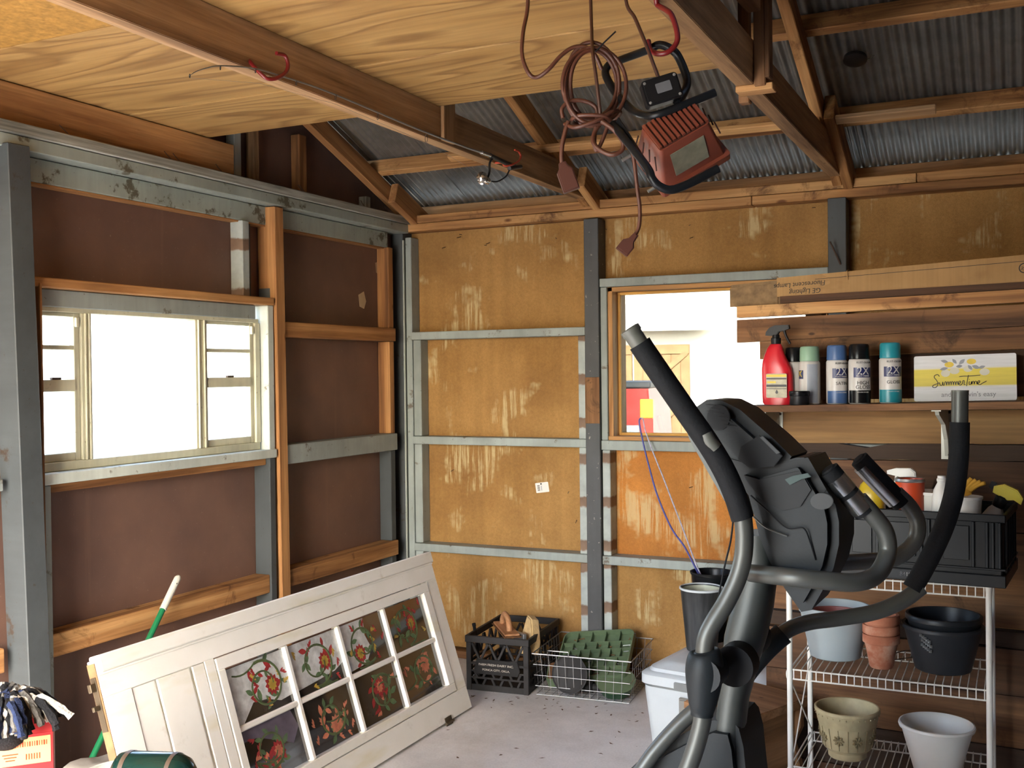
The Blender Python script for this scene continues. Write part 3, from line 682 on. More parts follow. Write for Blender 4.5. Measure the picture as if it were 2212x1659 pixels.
bracket(.157, 'pale metal shelf bracket at the window end', SHZ(.157)-.0225); bracket(.715, 'pale metal shelf bracket left of the long upright handle tip', SHZ(.715)-.0225)

# ---- red trigger spray bottle
simple('bottle_red', '#c01c2a', .32, var=.04); simple('trigger_black', '#141416', .4); simple('label_pale', '#a8a28a', .5, var=.2, scale=60); simple('label_yellow', '#c9b22a', .5, var=.1); simple('label_dark', '#1b1b1c', .5)
simple('white_plastic', '#d6d6d0', .4, var=.04); simple('navy', '#1c2350', .4); simple('can_white', '#b9b5b0', .35, var=.05); simple('sage', '#7f9f86', .45, var=.06); simple('can_blue', '#3d5a86', .4, var=.05); simple('can_black', '#0f1012', .25); simple('can_teal', '#1f7f8c', .35, var=.05); simple('grey_print', '#8b9099', .5); simple('can_steel', '#a8acae', .3, .8, var=.05)
def stand(name, label, cat, s, off, group=None): return empty(name, label, cat, FP(s, SHZ(s), off), math.atan2(LD.y, LD.x), group)
rb = stand('spray_bottle', 'red plastic spray bottle with black trigger head on the shelf', 'bottle', .19, .10)
def slab_lathe(name, prof, mat, par, flat=.62, n=28, cx=None, smooth=40):
    """profile of (half width, z, centre x) with elliptical sections"""
    bm = bmesh.new(); rings = []
    for w, z, c in prof:
        rings.append([bm.verts.new((c+w*math.copysign(abs(math.cos(a))**.8, math.cos(a)), flat*min(w, .045)*math.copysign(abs(math.sin(a))**.8, math.sin(a)), z)) for a in [2*math.pi*k/n for k in range(n)]])
    for a, b in zip(rings, rings[1:]):
        for k in range(n): bm.faces.new((a[k], a[(k+1) % n], b[(k+1) % n], b[k]))
    bm.faces.new(list(reversed(rings[0]))); bm.faces.new(rings[-1]); bmesh.ops.recalc_face_normals(bm, faces=bm.faces)
    return mesh_obj(name, bm, mat, par, smooth)
slab_lathe('bottle_body', [(.046, .001, 0), (.052, .008, 0), (.053, .03, 0), (.053, .10, -.001), (.051, .125, -.003), (.043, .150, -.008), (.033, .175, -.010), (.026, .195, -.008), (.020, .205, -.006), (.015, .210, -.005)], 'bottle_red', rb)
lathe('collar', [(0, 0), (.016, 0), (.017, .004), (.017, .02), (.013, .022), (.012, .032), (0, .032)], 'trigger_black', rb, 20, (-.005, 0, .208))
prism('trigger_head', [(-.036, .0), (-.034, .012), (-.022, .026), (-.002, .034), (.045, .034), (.047, .022), (.034, .016), (.012, .012), (.004, 0), (-.018, -.002)], -.010, .010, 'trigger_black', rb, Matrix(((1, 0, 0, -.004), (0, 0, -1, 0), (0, 1, 0, .238), (0, 0, 0, 1))), .002)
tube('trigger_lever', catmull([(.024, 0, .254), (.028, 0, .24), (.034, 0, .226), (.044, 0, .208)], 4), .0045, 'trigger_black', rb, 8)
prism('label', rrect(.072, .082, .004, 3), 0, .0012, 'label_pale', rb, basis((.005, -.0285, .066), (1, 0, 0), (0, 0, 1)))
for z, h, mt in ((.100, .008, 'label_yellow'), (.090, .005, 'label_dark'), (.078, .006, 'label_yellow'), (.056, .002, 'label_dark'), (.066, .008, 'label_dark')):
    prism('label_band', rrect(.070 if mt != 'label_yellow' or z > .09 else .03, h, .001, 2), .0012, .0017, mt, rb, basis((.005 if mt != 'label_yellow' or z > .09 else -.012, -.0285, z), (1, 0, 0), (0, 0, 1)))
prism('label_drop', [(0, .009), (.005, 0), (.003, -.005), (-.003, -.005), (-.005, 0)], .0012, .0018, 'label_dark', rb, basis((.006, -.0285, .044), (1, 0, 0), (0, 0, 1)))

# ---- spray paint cans
def wrap_text(n, body, size, r, z, a0, mat, par, align='CENTER', xs=1.0, spacing=1.0):
    o = text(n, body, size, mat, par, Matrix(), .0003, align, spacing=spacing, xs=xs)
    for v in o.data.vertices:
        a = a0+v.co.x/r; v.co = Vector(((r+v.co.z)*math.sin(a), -(r+v.co.z)*math.cos(a), z+v.co.y))
    return o
def patch(n, r, z0, z1, a0, a1, mat, par, k=12):
    bm = bmesh.new(); g = []
    for i in range(k+1):
        a = a0+(a1-a0)*i/k; g.append([bm.verts.new((rr*math.sin(a), -rr*math.cos(a), z)) for rr, z in ((r-.001, z0), (r, z0), (r, z1), (r-.001, z1))])
    for i in range(k):
        for q in range(4): bm.faces.new((g[i][q], g[i+1][q], g[i+1][(q+1) % 4], g[i][(q+1) % 4]))
    bm.faces.new(g[0]); bm.faces.new(list(reversed(g[-1]))); bmesh.ops.recalc_face_normals(bm, faces=bm.faces)
    return mesh_obj(n, bm, mat, par, 40)
def spray_can(s, off, cap, label, lines, turn, bandmat, band=True, R=.0345):
    c = stand('spray_can', label, 'spray can', s, off, 'spray paint cans on the shelf')
    lathe('can_body', [(0, .002), (R-.004, 0), (R, .004), (R, .138), (R-.002, .143), (R-.006, .147), (0, .147)], 'can_white', c, 36)
    lathe('cap', [(R-.004, .145), (R-.002, .147), (R-.003, .188), (R-.006, .194), (R-.016, .196), (0, .196)], cap, c, 36)
    if band:
        patch('colour_band', R+.0006, .003, .044, turn-1.5, turn+1.5, bandmat, c, 20)
        patch('banner', R+.0006, .086, .118, turn-.9, turn+.95, 'navy', c, 16)
        wrap_text('printed_text', '2X', .036, R+.0009, .106, turn, 'can_white', c, xs=.95)
        wrap_text('printed_text', 'PAINT+PRIMER', .0065, R+.0009, .0905, turn, 'can_white', c)
        wrap_text('printed_text', 'RUST-OLEUM', .0085, R+.0009, .134, turn+.1, 'print_black', c)
        for i, (tx, sz) in enumerate(lines): wrap_text('printed_text', tx, sz, R+.0009, .068-i*.014, turn, 'print_black', c)
        wrap_text('printed_text', 'COVERS DOUBLE', .005, R+.0010, .038, turn, 'can_white', c)
    return c
c1 = spray_can(.300, .10, 'sage', 'spray paint can with sage green cap showing its grey back label', [], 0, 'sage', False)
patch('back_label', .0352, .006, .135, .05, 1.1, 'grey_print', c1); patch('banner', .0352, .086, .115, -1.5, -.35, 'navy', c1); patch('colour_band', .0352, .003, .03, -1.5, .0, 'sage', c1)
wrap_text('printed_text', '2X', .03, .0356, .102, -1.0, 'label_yellow', c1)
spray_can(.391, .10, 'can_blue', 'spray paint can with slate blue cap lettered SATIN', [('SATIN', .015)], .75, 'can_blue')
spray_can(.468, .115, 'can_black', 'spray paint can with black cap lettered HIGH GLOSS', [('HIGH', .017), ('GLOSS', .017)], .62, 'can_black')
spray_can(.562, .10, 'can_teal', 'spray paint can with teal cap lettered GLOSS', [('GLOSS', .015)], .55, 'can_teal')
spray_can(.232, .05, 'can_black', 'dark spray can half hidden behind the red bottle', [], 1.8, 'can_black', False)
jr = stand('black_jar', 'small black plastic jar at the foot of the red bottle', 'jar', .285, .165)
lathe('jar_body', [(0, 0), (.030, 0), (.032, .003), (.032, .030), (.030, .032), (0, .032)], 'trigger_black', jr, 28); lathe('lid', [(.033, .030), (.034, .032), (.034, .045), (.032, .047), (0, .047)], 'can_black', jr, 28)

# ---- painted wooden sign
def signmat():
    t = NT('sign_face'); v = t.coord((1, 1, 1), False); sx = t.new('SeparateXYZ'); t.link(v, sx.inputs[0])
    c = t.ramp(t.math('ADD', sx.outputs[1], .5), [(.0, '#c3c2c2'), (.4725, '#c3c2c2'), (.4735, '#bba823'), (.5305, '#c9b52a'), (.5315, '#c3c2c2')])
    w = t.noise(t.coord((6, 90, 1), False), 1, 4); c = t.mix(.4, c, t.ramp(w, [(.35, .78), (.6, 1.08)]), 'MULTIPLY'); t.base(c); t.set(Roughness=.5)
signmat(); simple('ink', '#17171a', .5, var=0); simple('leaf_grey', '#7d8086', .6); simple('lemon', '#c8ab2c', .55, var=.15, scale=40); simple('lemon_white', '#bdb9a6', .6); simple('ink_grey', '#77777a', .6)
sg = empty('summer_sign', 'small white and yellow sign with lemons and script lettering', 'sign', FP(.778, SHZ(.778), .055))
x = (LD+Vector((0, 0, .02))).normalized(); y = Vector((0, 0, 1))-LN*.10
Ms = basis(FP(.778, SHZ(.778)+.0745, .055)-sg.location, x, y)
prism('sign_board', rrect(.302, .146, .006, 3), -.004, .004, 'sign_face', sg).matrix_local = Ms
def on_sign(o): o.matrix_local = Ms; return o
letters = [ # cursive strokes in millimetres on the board
 [(-62, 6), (-66, 12), (-74, 10), (-76, 3), (-70, -6), (-66, -18), (-72, -29), (-80, -28), (-79, -22), (-70, -18), (-62, -14)],
 [(-62, -14), (-60, -22), (-55, -22), (-53, -12), (-52, -22), (-49, -22)],
 [(-49, -22), (-47, -12), (-44, -13), (-43, -22), (-41, -13), (-38, -13), (-37, -22), (-35, -13), (-32, -13), (-31, -22)],
 [(-31, -22), (-29, -12), (-26, -13), (-25, -22), (-23, -13), (-20, -13), (-19, -22), (-17, -13), (-14, -13), (-13, -21)],
 [(-13, -21), (-7, -16), (-6, -11), (-10, -12), (-11, -20), (-6, -23), (-1, -18)],
 [(-1, -18), (1, -9), (4, -11), (3, -21), (7, -22)],
 [(10, -27), (12, -10), (15, 8)], [(-9, 4), (2, 5), (16, 5), (46, 7)],
 [(17, -12), (17, -21), (21, -21), (23, -12)], [(17, -6), (18, -5)],
 [(23, -12), (24, -21), (26, -13), (29, -13), (30, -21), (32, -13), (36, -13), (37, -21)],
 [(37, -21), (43, -16), (44, -11), (40, -12), (39, -20), (45, -23), (52, -18), (62, -12)]]
for st in letters:
    on_sign(tube('lettering', catmull([Vector((a/1000*1.12-.004, b/1000, .0046)) for a, b in st], 5), .0011, 'ink', sg, 5, cap=True))
on_sign(text('lettering', "and the livin's easy", .0215, 'ink_grey', sg, Matrix())).matrix_local = Ms @ Matrix.Translation((.012, -.053, .0043))
def leafpoly(cx, cy, l, w, a): 
    return [(cx+l*(t-.5)*math.cos(a)-sgn*w*math.sin(math.pi*t)*math.sin(a), cy+l*(t-.5)*math.sin(a)+sgn*w*math.sin(math.pi*t)*math.cos(a)) for sgn, ts in ((1, [0, .25, .5, .75]), (-1, [1, .75, .5, .25])) for t in ts]
for cx, cy, l, w, a in ((-.058, .054, .024, .005, -.25), (-.028, .053, .020, .005, -.9), (-.006, .051, .024, .006, .75), (-.014, .037, .02, .005, .1), (.035, .033, .026, .006, -.35), (.052, .032, .022, .005, .3), (-.06, .030, .026, .005, .2), (.018, .032, .02, .005, -.9)):
    on_sign(prism('painted_leaf', leafpoly(cx, cy, l, w, a), .004, .0045, 'leaf_grey', sg))
for cx, cy, rx, ry, mt in ((-.044, .043, .014, .009, 'lemon'), (.022, .051, .014, .009, 'lemon'), (-.055, .016, .014, .012, 'lemon_white'), (-.028, .022, .015, .010, 'lemon_white'), (.012, .028, .014, .010, 'lemon_white'), (.060, .017, .015, .011, 'lemon_white')):
    on_sign(prism('painted_lemon', [(cx+rx*math.cos(a), cy+ry*math.sin(a)) for a in [2*math.pi*k/14 for k in range(14)]], .004, .0043, mt, sg))
# ---- long spike in the wall post
sp = tube('iron_spike', [(2.300, -.106, 1.985), (2.262, -.15, 2.085)], .004, 'rusty_nail', None, 8); tag(sp, 'long rusty spike driven into the dark wall post', 'spike')
# ================================================================== WIRE RACK AND WHAT STANDS ON IT
simple('rack_white', '#cfcdc6', .4, var=.05)
X0, X1, Y0, Y1 = 2.402, 2.944, -1.85, -1.52
rk = empty('wire_rack', 'white wire shelving rack in front of the plank stack', 'rack', ((X0+X1)/2, (Y0+Y1)/2, 0))
def rput(o): o.parent = rk; o.matrix_parent_inverse = Matrix.Translation(-rk.location); return o
for x in (X0, X1):
    for y in (Y0, Y1):
        lg = rput(tube('leg', [(x, y, 0), (x, y, .955)], .0085, 'rack_white', None, 12))
        rput(lathe('leg_cap', [(.0085, .90), (.0105, .915), (.0115, .952), (.009, .957), (0, .958)], 'rack_white', None, 14, (x, y, 0)))
LV = (.912, .627, .338, .065)
for z in LV:
    bm = bmesh.new()
    for zz in (z, z-.028):
        for y in (Y0, Y1): bm_tube(bm, [(X0, y, zz), (X1, y, zz)], .0026, 6)
    for x in (X0, X1): bm_tube(bm, [(x, Y0, z), (x, Y1, z)], .0026, 6)
    sf = rput(mesh_obj('shelf_frame', bm, 'rack_white', None, 50))
    for k in range(25):
        x = X0+.012+(X1-X0-.024)*k/24
        o = tube('shelf_wire', [(x, Y0-.003, z-.028), (x, Y0-.003, z+.002), (x, Y1+.003, z+.002), (x, Y1+.003, z-.028)], .0016, 'rack_white', None, 5) if k == 0 and z == LV[0] else None
        if o: W0 = o.data; WX = x; WZ = z; rput(o)
        else:
            o = bpy.data.objects.new('shelf_wire', W0); COL.objects.link(o); o.location = (x-WX, 0, z-WZ); rput(o)
for x in (X0,):
    for a, b in (((Y0, .59), (Y1, .345)), ((Y0, .345), (Y1, .60)), ((Y0, .30), (Y1, .07)), ((Y0, .07), (Y1, .31))):
        rput(tube('cross_brace', [(x+.004, a[0], a[1]), (x+.004, b[0], b[1])], .0022, 'rack_white', None, 6))
    for z in (.60, .31): rput(tube('brace_hook', catmull([(x, Y0, z+.03), (x-.008, Y0-.004, z+.02), (x-.006, Y0-.004, z), (x+.004, Y0, z-.01)], 4), .0025, 'rack_white', None, 6))

def pot(name, label, loc, prof, mat, cat='pot', group=None, seg=48):
    o = empty(name, label, cat, loc, 0, group)
    lathe('pot_wall', prof, mat, o, seg, smooth=35); return o
def potprof(rb, rt, h, rim, rh, t=.004, lip=0):
    p = [(0, 0), (rb*.9, 0), (rb, .004), (rt, h-rh)]
    if rim: p += [(rt+rim, h-rh+.002), (rt+rim, h-.003), (rt+rim-.002, h)]
    else: p += [(rt, h)]
    return p+[(rt-t, h), (rt-t-.002, h-rh), (rb-t, .008), (0, .008)]
simple('grey_plastic', '#8f989b', .5, var=.08, scale=6); simple('red_plastic', '#8c4a42', .5, var=.08); simple('black_plastic', '#1c1f23', .38, var=.15); simple('charcoal_pot', '#26282c', .42, var=.2, scale=5)
simple('soil', '#3a2d22', .95, var=.4, scale=60, bump=.6)
def terra():
    t = NT('terracotta'); v = t.coord(); n = t.noise(v, 18, 5); c = t.ramp(n, [(.35, '#8d5138'), (.65, '#a86c50')]); w = t.noise(v, 9, 6, .7); c = t.mix(t.ramp(w, [(.5, 0.0), (.7, .6)]), c, '#b9a08c'); t.base(c); t.set(Roughness=.85); t.bump(n, .2, .002)
terra(); simple('cream_resin', '#a99b76', .6, var=.2, scale=20); simple('relief_dirt', '#7d6f4e', .8)
zs = LV[1]+.004
# grey planter with a red pot dropped inside
gp = pot('grey_planter', 'large grey plastic planter on the middle rack shelf', cp(1820, 1420, 3.13).xy.to_3d()+Vector((0, 0, zs)), potprof(.075, .104, .158, .004, .02), 'grey_plastic')
gp.location = (2.505, -1.665, zs)
o = pot('red_pot', 'dull red plastic pot nested inside the grey planter', (2.505, -1.665, zs+.012), potprof(.055, .086, .125, .003, .012), 'red_plastic')
# three nested clay pots
for k, (z, lab) in enumerate(((0, 'bottom terracotta pot of the nested stack with a ragged rim'), (.028, 'middle terracotta pot of the nested stack'), (.058, 'top terracotta pot of the nested stack'))):
    pot('terracotta_pot', lab, (2.648, -1.735, zs+z), potprof(.034, .047, .100, .006, .026, .005), 'terracotta', group='nested terracotta pots')
# black pots
bp = pot('black_planter', 'large black pot with a stamped diamond patch on the middle rack shelf', (2.815, -1.69, zs), potprof(.078, .108, .135, .007, .012), 'charcoal_pot')
for i in range(5):
    for j in range(3):
        a = -1.95+(i-2)*.055+(j % 2)*.028; z = .082+j*.014-(i-2)*.004
        r = .0985+(z-.06)*.22
        d = lathe('stamped_diamond', [(0, .004), (.006, 0)], 'can_steel', bp, 4); frame_at(d, (r*math.cos(a), r*math.sin(a), z), (math.cos(a), math.sin(a), .2))
pot('black_pot', 'glossy black nursery pot nested in the diamond stamped pot', (2.818, -1.685, zs+.028), potprof(.072, .102, .135, .005, .016), 'black_plastic')
# lower shelf
zl = LV[2]+.004
cpn = pot('cream_planter', 'cream planter moulded with flower and grid relief on the lower rack shelf', (2.545, -1.71, zl), [(0, 0), (.052, 0), (.056, .004), (.058, .026), (.068, .030), (.072, .036), (.084, .100), (.0845, .104), (.086, .106), (.0865, .112), (.088, .114), (.092, .140), (.096, .142), (.096, .150), (.093, .152), (.089, .151), (.084, .13), (.064, .03), (.05, .01), (0, .01)], 'cream_resin')
for k in range(18):
    a = 2*math.pi*k/18
    tube('relief_line', [((.0725+.0125*t)*math.cos(a), (.0725+.0125*t)*math.sin(a), .036+.064*t) for t in (0, .33, .66, 1)], .0011, 'relief_dirt', cpn, 4)
for k in range(9):
    a = 2*math.pi*(k+.5)/9
    for q in range(8):
        b = q*math.pi/4+(k % 2)*.39; z = .068+.011*math.sin(b); aa = a+.011*math.cos(b)/.079; r = .0795+(z-.068)*.19
        lf = lathe('relief_petal', [(0, -.0085), (.004, -.001), (.0034, .003), (0, .0065)], 'relief_dirt', cpn, 6); frame_at(lf, (r*math.cos(aa), r*math.sin(aa), z), Vector((-math.sin(a)*math.cos(b), math.cos(a)*math.cos(b), math.sin(b))))
for k in range(30):
    a = 2*math.pi*k/30; b = lathe('relief_bead', [(0, .003), (.0025, .0015), (.003, 0)], 'cream_resin', cpn, 6); frame_at(b, (.0925*math.cos(a), .0925*math.sin(a), .134), (math.cos(a), math.sin(a), -.2))
wp = pot('white_planter', 'white round planter with old soil on the lower rack shelf', (2.80, -1.735, zl), [(0, 0), (.06, 0), (.064, .004), (.082, .07), (.098, .128), (.104, .130), (.106, .136), (.104, .142), (.100, .143), (.095, .138), (.09, .12), (.075, .05), (.06, .02), (0, .02)], 'white_plastic')
rd = random.Random(2)
for k in range(14):
    a = rd.uniform(0, 6.28); r = rd.uniform(.03, .085); z = .02 if r < .06 else .02+(r-.06)*3
    bm = bmesh.new(); bmesh.ops.create_icosphere(bm, subdivisions=1, radius=rd.uniform(.002, .005)); mesh_obj('soil_crumb', bm, 'soil', wp, loc=(r*math.cos(a), r*math.sin(a), z+.004))
# wire coil lying behind the clay pots
cw = tube('wire_coil', [(2.70+.05*math.cos(a), -1.62+.05*math.sin(a), zs+.006+.012*abs(math.sin(a*1.5))) for a in [k*.3 for k in range(64)]], .0015, 'rusty_nail', None, 5); tag(cw, 'loose coil of dark wire behind the clay pots', 'wire')

# ---- black stacking crate on the top shelf
cr = empty('black_crate', 'black plastic stacking crate full of bottles on top of the rack', 'crate', (2.765, -1.69, LV[0]+.004), math.radians(-5))
simple('crate_black', '#0d0f11', .45, var=.12); simple('crate_black2', '#14171a', .4, var=.1)
CW, CDp, CH = .475, .33, .20
def cb(n, x0, x1, y0, y1, z0, z1, mat='crate_black', b=.002): return box(n, x0, x1, y0, y1, z0, z1, mat, cr, b)
cb('base', -CW/2+.012, CW/2-.012, -CDp/2+.012, CDp/2-.012, 0, .006)
cb('front_wall', -CW/2+.012, CW/2-.012, -CDp/2+.008, -CDp/2+.012, .006, CH-.01); cb('rear_wall', -CW/2+.012, CW/2-.012, CDp/2-.012, CDp/2-.008, .006, CH-.01)
for s in (-1, 1): cb('side_wall', s*(CW/2-.012)-.002, s*(CW/2-.012)+.002, -CDp/2+.012, CDp/2-.012, .006, CH-.01)
for z0, z1, e in ((CH-.022, CH, .0), (.0, .034, .0), (.046, .052, .003)):
    cb('rim', -CW/2, CW/2, -CDp/2+e, -CDp/2+.01, z0, z1); cb('rim', -CW/2, CW/2, CDp/2-.01, CDp/2-e, z0, z1)
    for s in (-1, 1): cb('rim', min(s*CW/2, s*(CW/2-.01)), max(s*CW/2, s*(CW/2-.01)), -CDp/2+.01, CDp/2-.01, z0, z1)
for x in (-.225, -.205, -.19, -.10, -.08, .02, .04, .06, .155, .19, .205, .222): cb('rib', x-.004, x+.004, -CDp/2+.001, -CDp/2+.009, .052, CH-.022, 'crate_black2')
cb('raised_panel', -.17, -.115, -CDp/2+.003, -CDp/2+.009, .07, .165, 'crate_black2'); cb('raised_panel', -.065, .005, -CDp/2+.003, -CDp/2+.009, .07, .165, 'crate_black2'); cb('raised_panel', .078, .145, -CDp/2+.003, -CDp/2+.009, .07, .165, 'crate_black2')
for y in (-.12, -.06, 0, .06, .12): cb('rib', CW/2-.008, CW/2, y-.004, y+.004, .034, CH-.022, 'crate_black2')
text('stamped_number', '8419', .016, 'can_white', cr, basis((-.022, -CDp/2-.0006, .018), (1, 0, 0), (0, 0, 1)))
cb('label_plate', -.08, .01, -CDp/2-.001, -CDp/2+.0005, .006, .030, 'black_plastic', .0003)
# contents
def inc(name, label, cat, x, y, z=.006): 
    v = Matrix.Rotation(math.radians(-5), 4, 'Z') @ Vector((x, y, z)); return empty(name, label, cat, cr.location+v, math.radians(-5))
simple('bottle_yellow', '#b59a25', .3, var=.05); simple('tin_orange', '#b5401c', .4, var=.08); simple('sprayer_yellow', '#c5b31c', .4); simple('teal_sponge', '#5fb3a8', .8, var=.1); simple('glove_yellow', '#c0902c', .8); simple('clear_tub', '#b7b7b2', .35)
b1 = inc('spray_bottle', 'white trigger spray bottle standing in the black crate', 'bottle', -.05, .02, .028)
lathe('bottle_body', [(0, 0), (.036, 0), (.038, .004), (.038, .13), (.030, .16), (.014, .185), (.013, .195), (0, .195)], 'white_plastic', b1, 28)
lathe('collar', [(.0135, .192), (.0185, .194), (.0185, .212), (.013, .214), (.012, .235), (0, .235)], 'white_plastic', b1, 20)
prism('trigger_head', [(-.055, .018), (-.056, .028), (-.03, .036), (.012, .037), (.026, .026), (.028, .008), (.012, .0), (-.012, -.002), (-.018, .010), (-.045, .016)], -.012, .012, 'white_plastic', b1, Matrix(((1, 0, 0, 0), (0, 0, -1, 0), (0, 1, 0, .238), (0, 0, 0, 1))), .003)
tube('trigger_lever', catmull([(-.030, 0, .252), (-.032, 0, .238), (-.036, 0, .222), (-.042, 0, .21)], 4), .004, 'white_plastic', b1, 8)
b2 = inc('paint_tin', 'orange tin with bare metal rim in the black crate', 'tin', -.025, -.072, .058)
lathe('tin_body', [(0, 0), (.040, 0), (.040, .214), (.0415, .217), (.040, .222), (.036, .222), (.035, .216), (0, .214)], 'tin_orange', b2, 32); lathe('rim', [(.0405, .214), (.0425, .217), (.0405, .224), (.036, .223)], 'can_steel', b2, 32)
b3 = inc('detergent_bottle', 'yellow rounded bottle leaning in the black crate', 'bottle', -.14, -.05, .045)
slab_lathe('bottle_body', [(.034, 0, 0), (.040, .01, 0), (.042, .13, 0), (.040, .18, 0), (.030, .21, 0), (.016, .225, 0)], 'bottle_yellow', b3, .8); lathe('cap', [(.017, .218), (.017, .235), (.012, .243), (0, .244)], 'white_plastic', b3, 20)
b4 = inc('plastic_tub', 'white open plastic tub in the black crate', 'tub', .04, -.03, .03)
prism('tub_body', rrect(.075, .1, .012, 4), .0, .205, 'white_plastic', b4, None, .003); prism('tub_rim', rrect(.083, .108, .014, 4), .205, .213, 'white_plastic', b4)
b5 = inc('squeeze_bottle', 'small white narrow necked bottle in the black crate', 'bottle', .066, -.10, .05)
lathe('bottle_body', [(0, 0), (.026, 0), (.027, .18), (.022, .205), (.012, .225), (.011, .245), (0, .246)], 'white_plastic', b5, 24)
lathe('neck_ring', [(.0115, .228), (.0135, .230), (.0135, .236), (.0115, .238)], 'white_plastic', b5, 20)
b6 = inc('sponge', 'teal scrubbing sponge at the left end of the black crate', 'sponge', -.205, -.08, .035)
box('sponge_foam', -.02, .02, -.04, .04, .0, .215, 'teal_sponge', b6, .006); box('scour_layer', -.026, -.02, -.04, .04, .0, .215, 'can_teal', b6, .002)
b7 = inc('yellow_sprayer', 'yellow and black trigger sprayer leaning out of the crate corner', 'bottle', .135, .0, .05)
Mt = Matrix.Translation((0, 0, .005)) @ Matrix.Rotation(math.radians(24), 4, 'Y')
def t7(o): o.matrix_local = Mt; return o
t7(lathe('bottle_body', [(0, 0), (.028, 0), (.030, .004), (.030, .12), (.022, .15), (.013, .165), (0, .165)], 'clear_tub', b7, 24)); t7(lathe('collar', [(.015, .16), (.018, .165), (.018, .19), (.012, .195), (0, .195)], 'trigger_black', b7, 20))
t7(prism('trigger_head', [(-.028, .0), (-.032, .018), (-.010, .034), (.028, .034), (.050, .018), (.052, .0), (.030, .004), (.016, -.004)], -.013, .013, 'sprayer_yellow', b7, Matrix(((1, 0, 0, 0), (0, 0, -1, 0), (0, 1, 0, .195), (0, 0, 0, 1))), .003))
t7(prism('nozzle', rrect(.016, .02, .003, 3, -.036, .018), -.009, .009, 'trigger_black', b7, Matrix(((1, 0, 0, 0), (0, 0, -1, 0), (0, 1, 0, .195), (0, 0, 0, 1)))))
b8 = inc('rubber_glove', 'crumpled yellow glove beside the yellow sprayer', 'glove', .135, -.06, .235)
bm = bmesh.new()
for k in range(4): bm_tube(bm, catmull([(-.03+k*.004, .0, .0), (-.012+k*.009, .002*k, .03), (.004+k*.012, .003, .052-k*.004)], 4), lambda t: .009*(1-.35*t), 7)
bmesh.ops.create_uvsphere(bm, u_segments=10, v_segments=6, radius=.02, matrix=Matrix.Translation((-.018, 0, .008)) @ Matrix.Diagonal((1.2, .7, .8, 1)))
mesh_obj('glove_body', bm, 'glove_yellow', b8, True)
b9 = inc('clear_tub', 'cloudy plastic tub at the right end of the black crate', 'tub', .13, -.105, .028)
lathe('tub_body', [(0, 0), (.034, 0), (.042, .205), (.045, .207), (.045, .213), (.041, .213), (0, .19)], 'clear_tub', b9, 28)
b10 = inc('scraper', 'dark broad scraper blade standing in the black crate', 'scraper', .035, .06)
prism('blade', [(-.035, .19), (-.012, .265), (.012, .25), (.05, .19)], -.001, .001, 'rusty_nail', b10, Matrix(((1, 0, 0, 0), (0, 0, -1, 0), (0, 1, 0, 0), (0, 0, 0, 1)))); box('handle', -.008, .02, -.006, .006, 0, .19, 'old_bench_wood_z', b10)
# ================================================================== LEANING DOOR
def doorpaint():
    t = NT('door_paint'); v = t.coord((1, 1, 1)); n = t.noise(v, 3, 6); c = t.ramp(n, [(.3, '#ecebe2'), (.7, '#fbfaf4')]); sm = t.noise(v, 14, 6, .7); c = t.mix(t.ramp(sm, [(.60, 0.0), (.75, .35)]), c, '#b3aa92')
    y = t.noise(t.coord((1.5, 7, 7)), 1, 4); c = t.mix(t.ramp(y, [(.58, 0.0), (.7, .4)]), c, '#d9cf9a'); t.base(c); t.set(Roughness=.42); t.bump(n, .06, .003)
doorpaint()
def pane_glass():
    t = NT('painted_pane_glass'); v = t.coord(); n = t.noise(v, 9, 6, .7); c = t.ramp(n, [(.35, '#2a241f'), (.7, '#4a423a')]); t.base(c); t.set(Roughness=.07); t.b.inputs['Specular IOR Level'].default_value = .9
    t.b.inputs['Coat Weight'].default_value = .6; t.b.inputs['Coat Roughness'].default_value = .03
pane_glass()
simple('vine_green', '#4c5a34', .5, var=.3, scale=30); simple('leaf_green', '#56704a', .5, var=.35, scale=40); simple('petal_red', '#a02a2c', .45, var=.25, scale=40); simple('petal_pink', '#cf7f62', .5, var=.25, scale=50); simple('stroke_yellow', '#b99b3f', .5, var=.2); simple('stroke_pale', '#b7b9a0', .5, var=.2); simple('raw_edge', '#7b5a3a', .8, var=.25, scale=20); simple('old_brass', '#5e5343', .45, .7)
simple('silver_glare', '#c6c9c8', .35, var=.28, scale=26); simple('violet_glare', '#5d5563', .4, var=.3, scale=18)  # colours of the reflection painted onto the door panes
DB = Vector((.785, -.82, .013)); DT = Vector((.568, -.82, .70)); dv = (DT-DB).normalized(); du = Vector((0, -1, 0)); dn = dv.cross(du)   # along the door, up its face, out of its face
DW, DL = (DT-DB).length, 1.955
door = empty('leaning_door', 'white half glazed door with eight flower painted panes leaning on its side', 'door'); door.matrix_world = basis(DB, du, dv)
if (Matrix(door.matrix_world).to_3x3() @ Vector((0, 0, 1))).dot(dn) < 0:            # keep local +z on the visible face
    door.matrix_world = Matrix((du, dv, dn)).transposed().to_4x4(); door.matrix_world.translation = DB
ZS = 1 if (door.matrix_world.to_3x3() @ Vector((0, 0, 1))).x > 0 else -1
def db(n, a0, a1, b0, b1, z0=-.034, z1=0.0, mat='door_paint', bev=.002, par=None):
    z0, z1 = (z0, z1) if ZS > 0 else (-z1, -z0)
    return box(n, a0, a1, b0, b1, z0, z1, mat, par or door, bev)
A0, A1, B0, B1 = .085, 1.485, .097, .597
db('stile', 0, DL, B1, DW-.012); db('stile', 0, DL, .0, B0); db('rail', 0, A0, B0, B1); db('rail', A1, A1+.045, B0, B1)
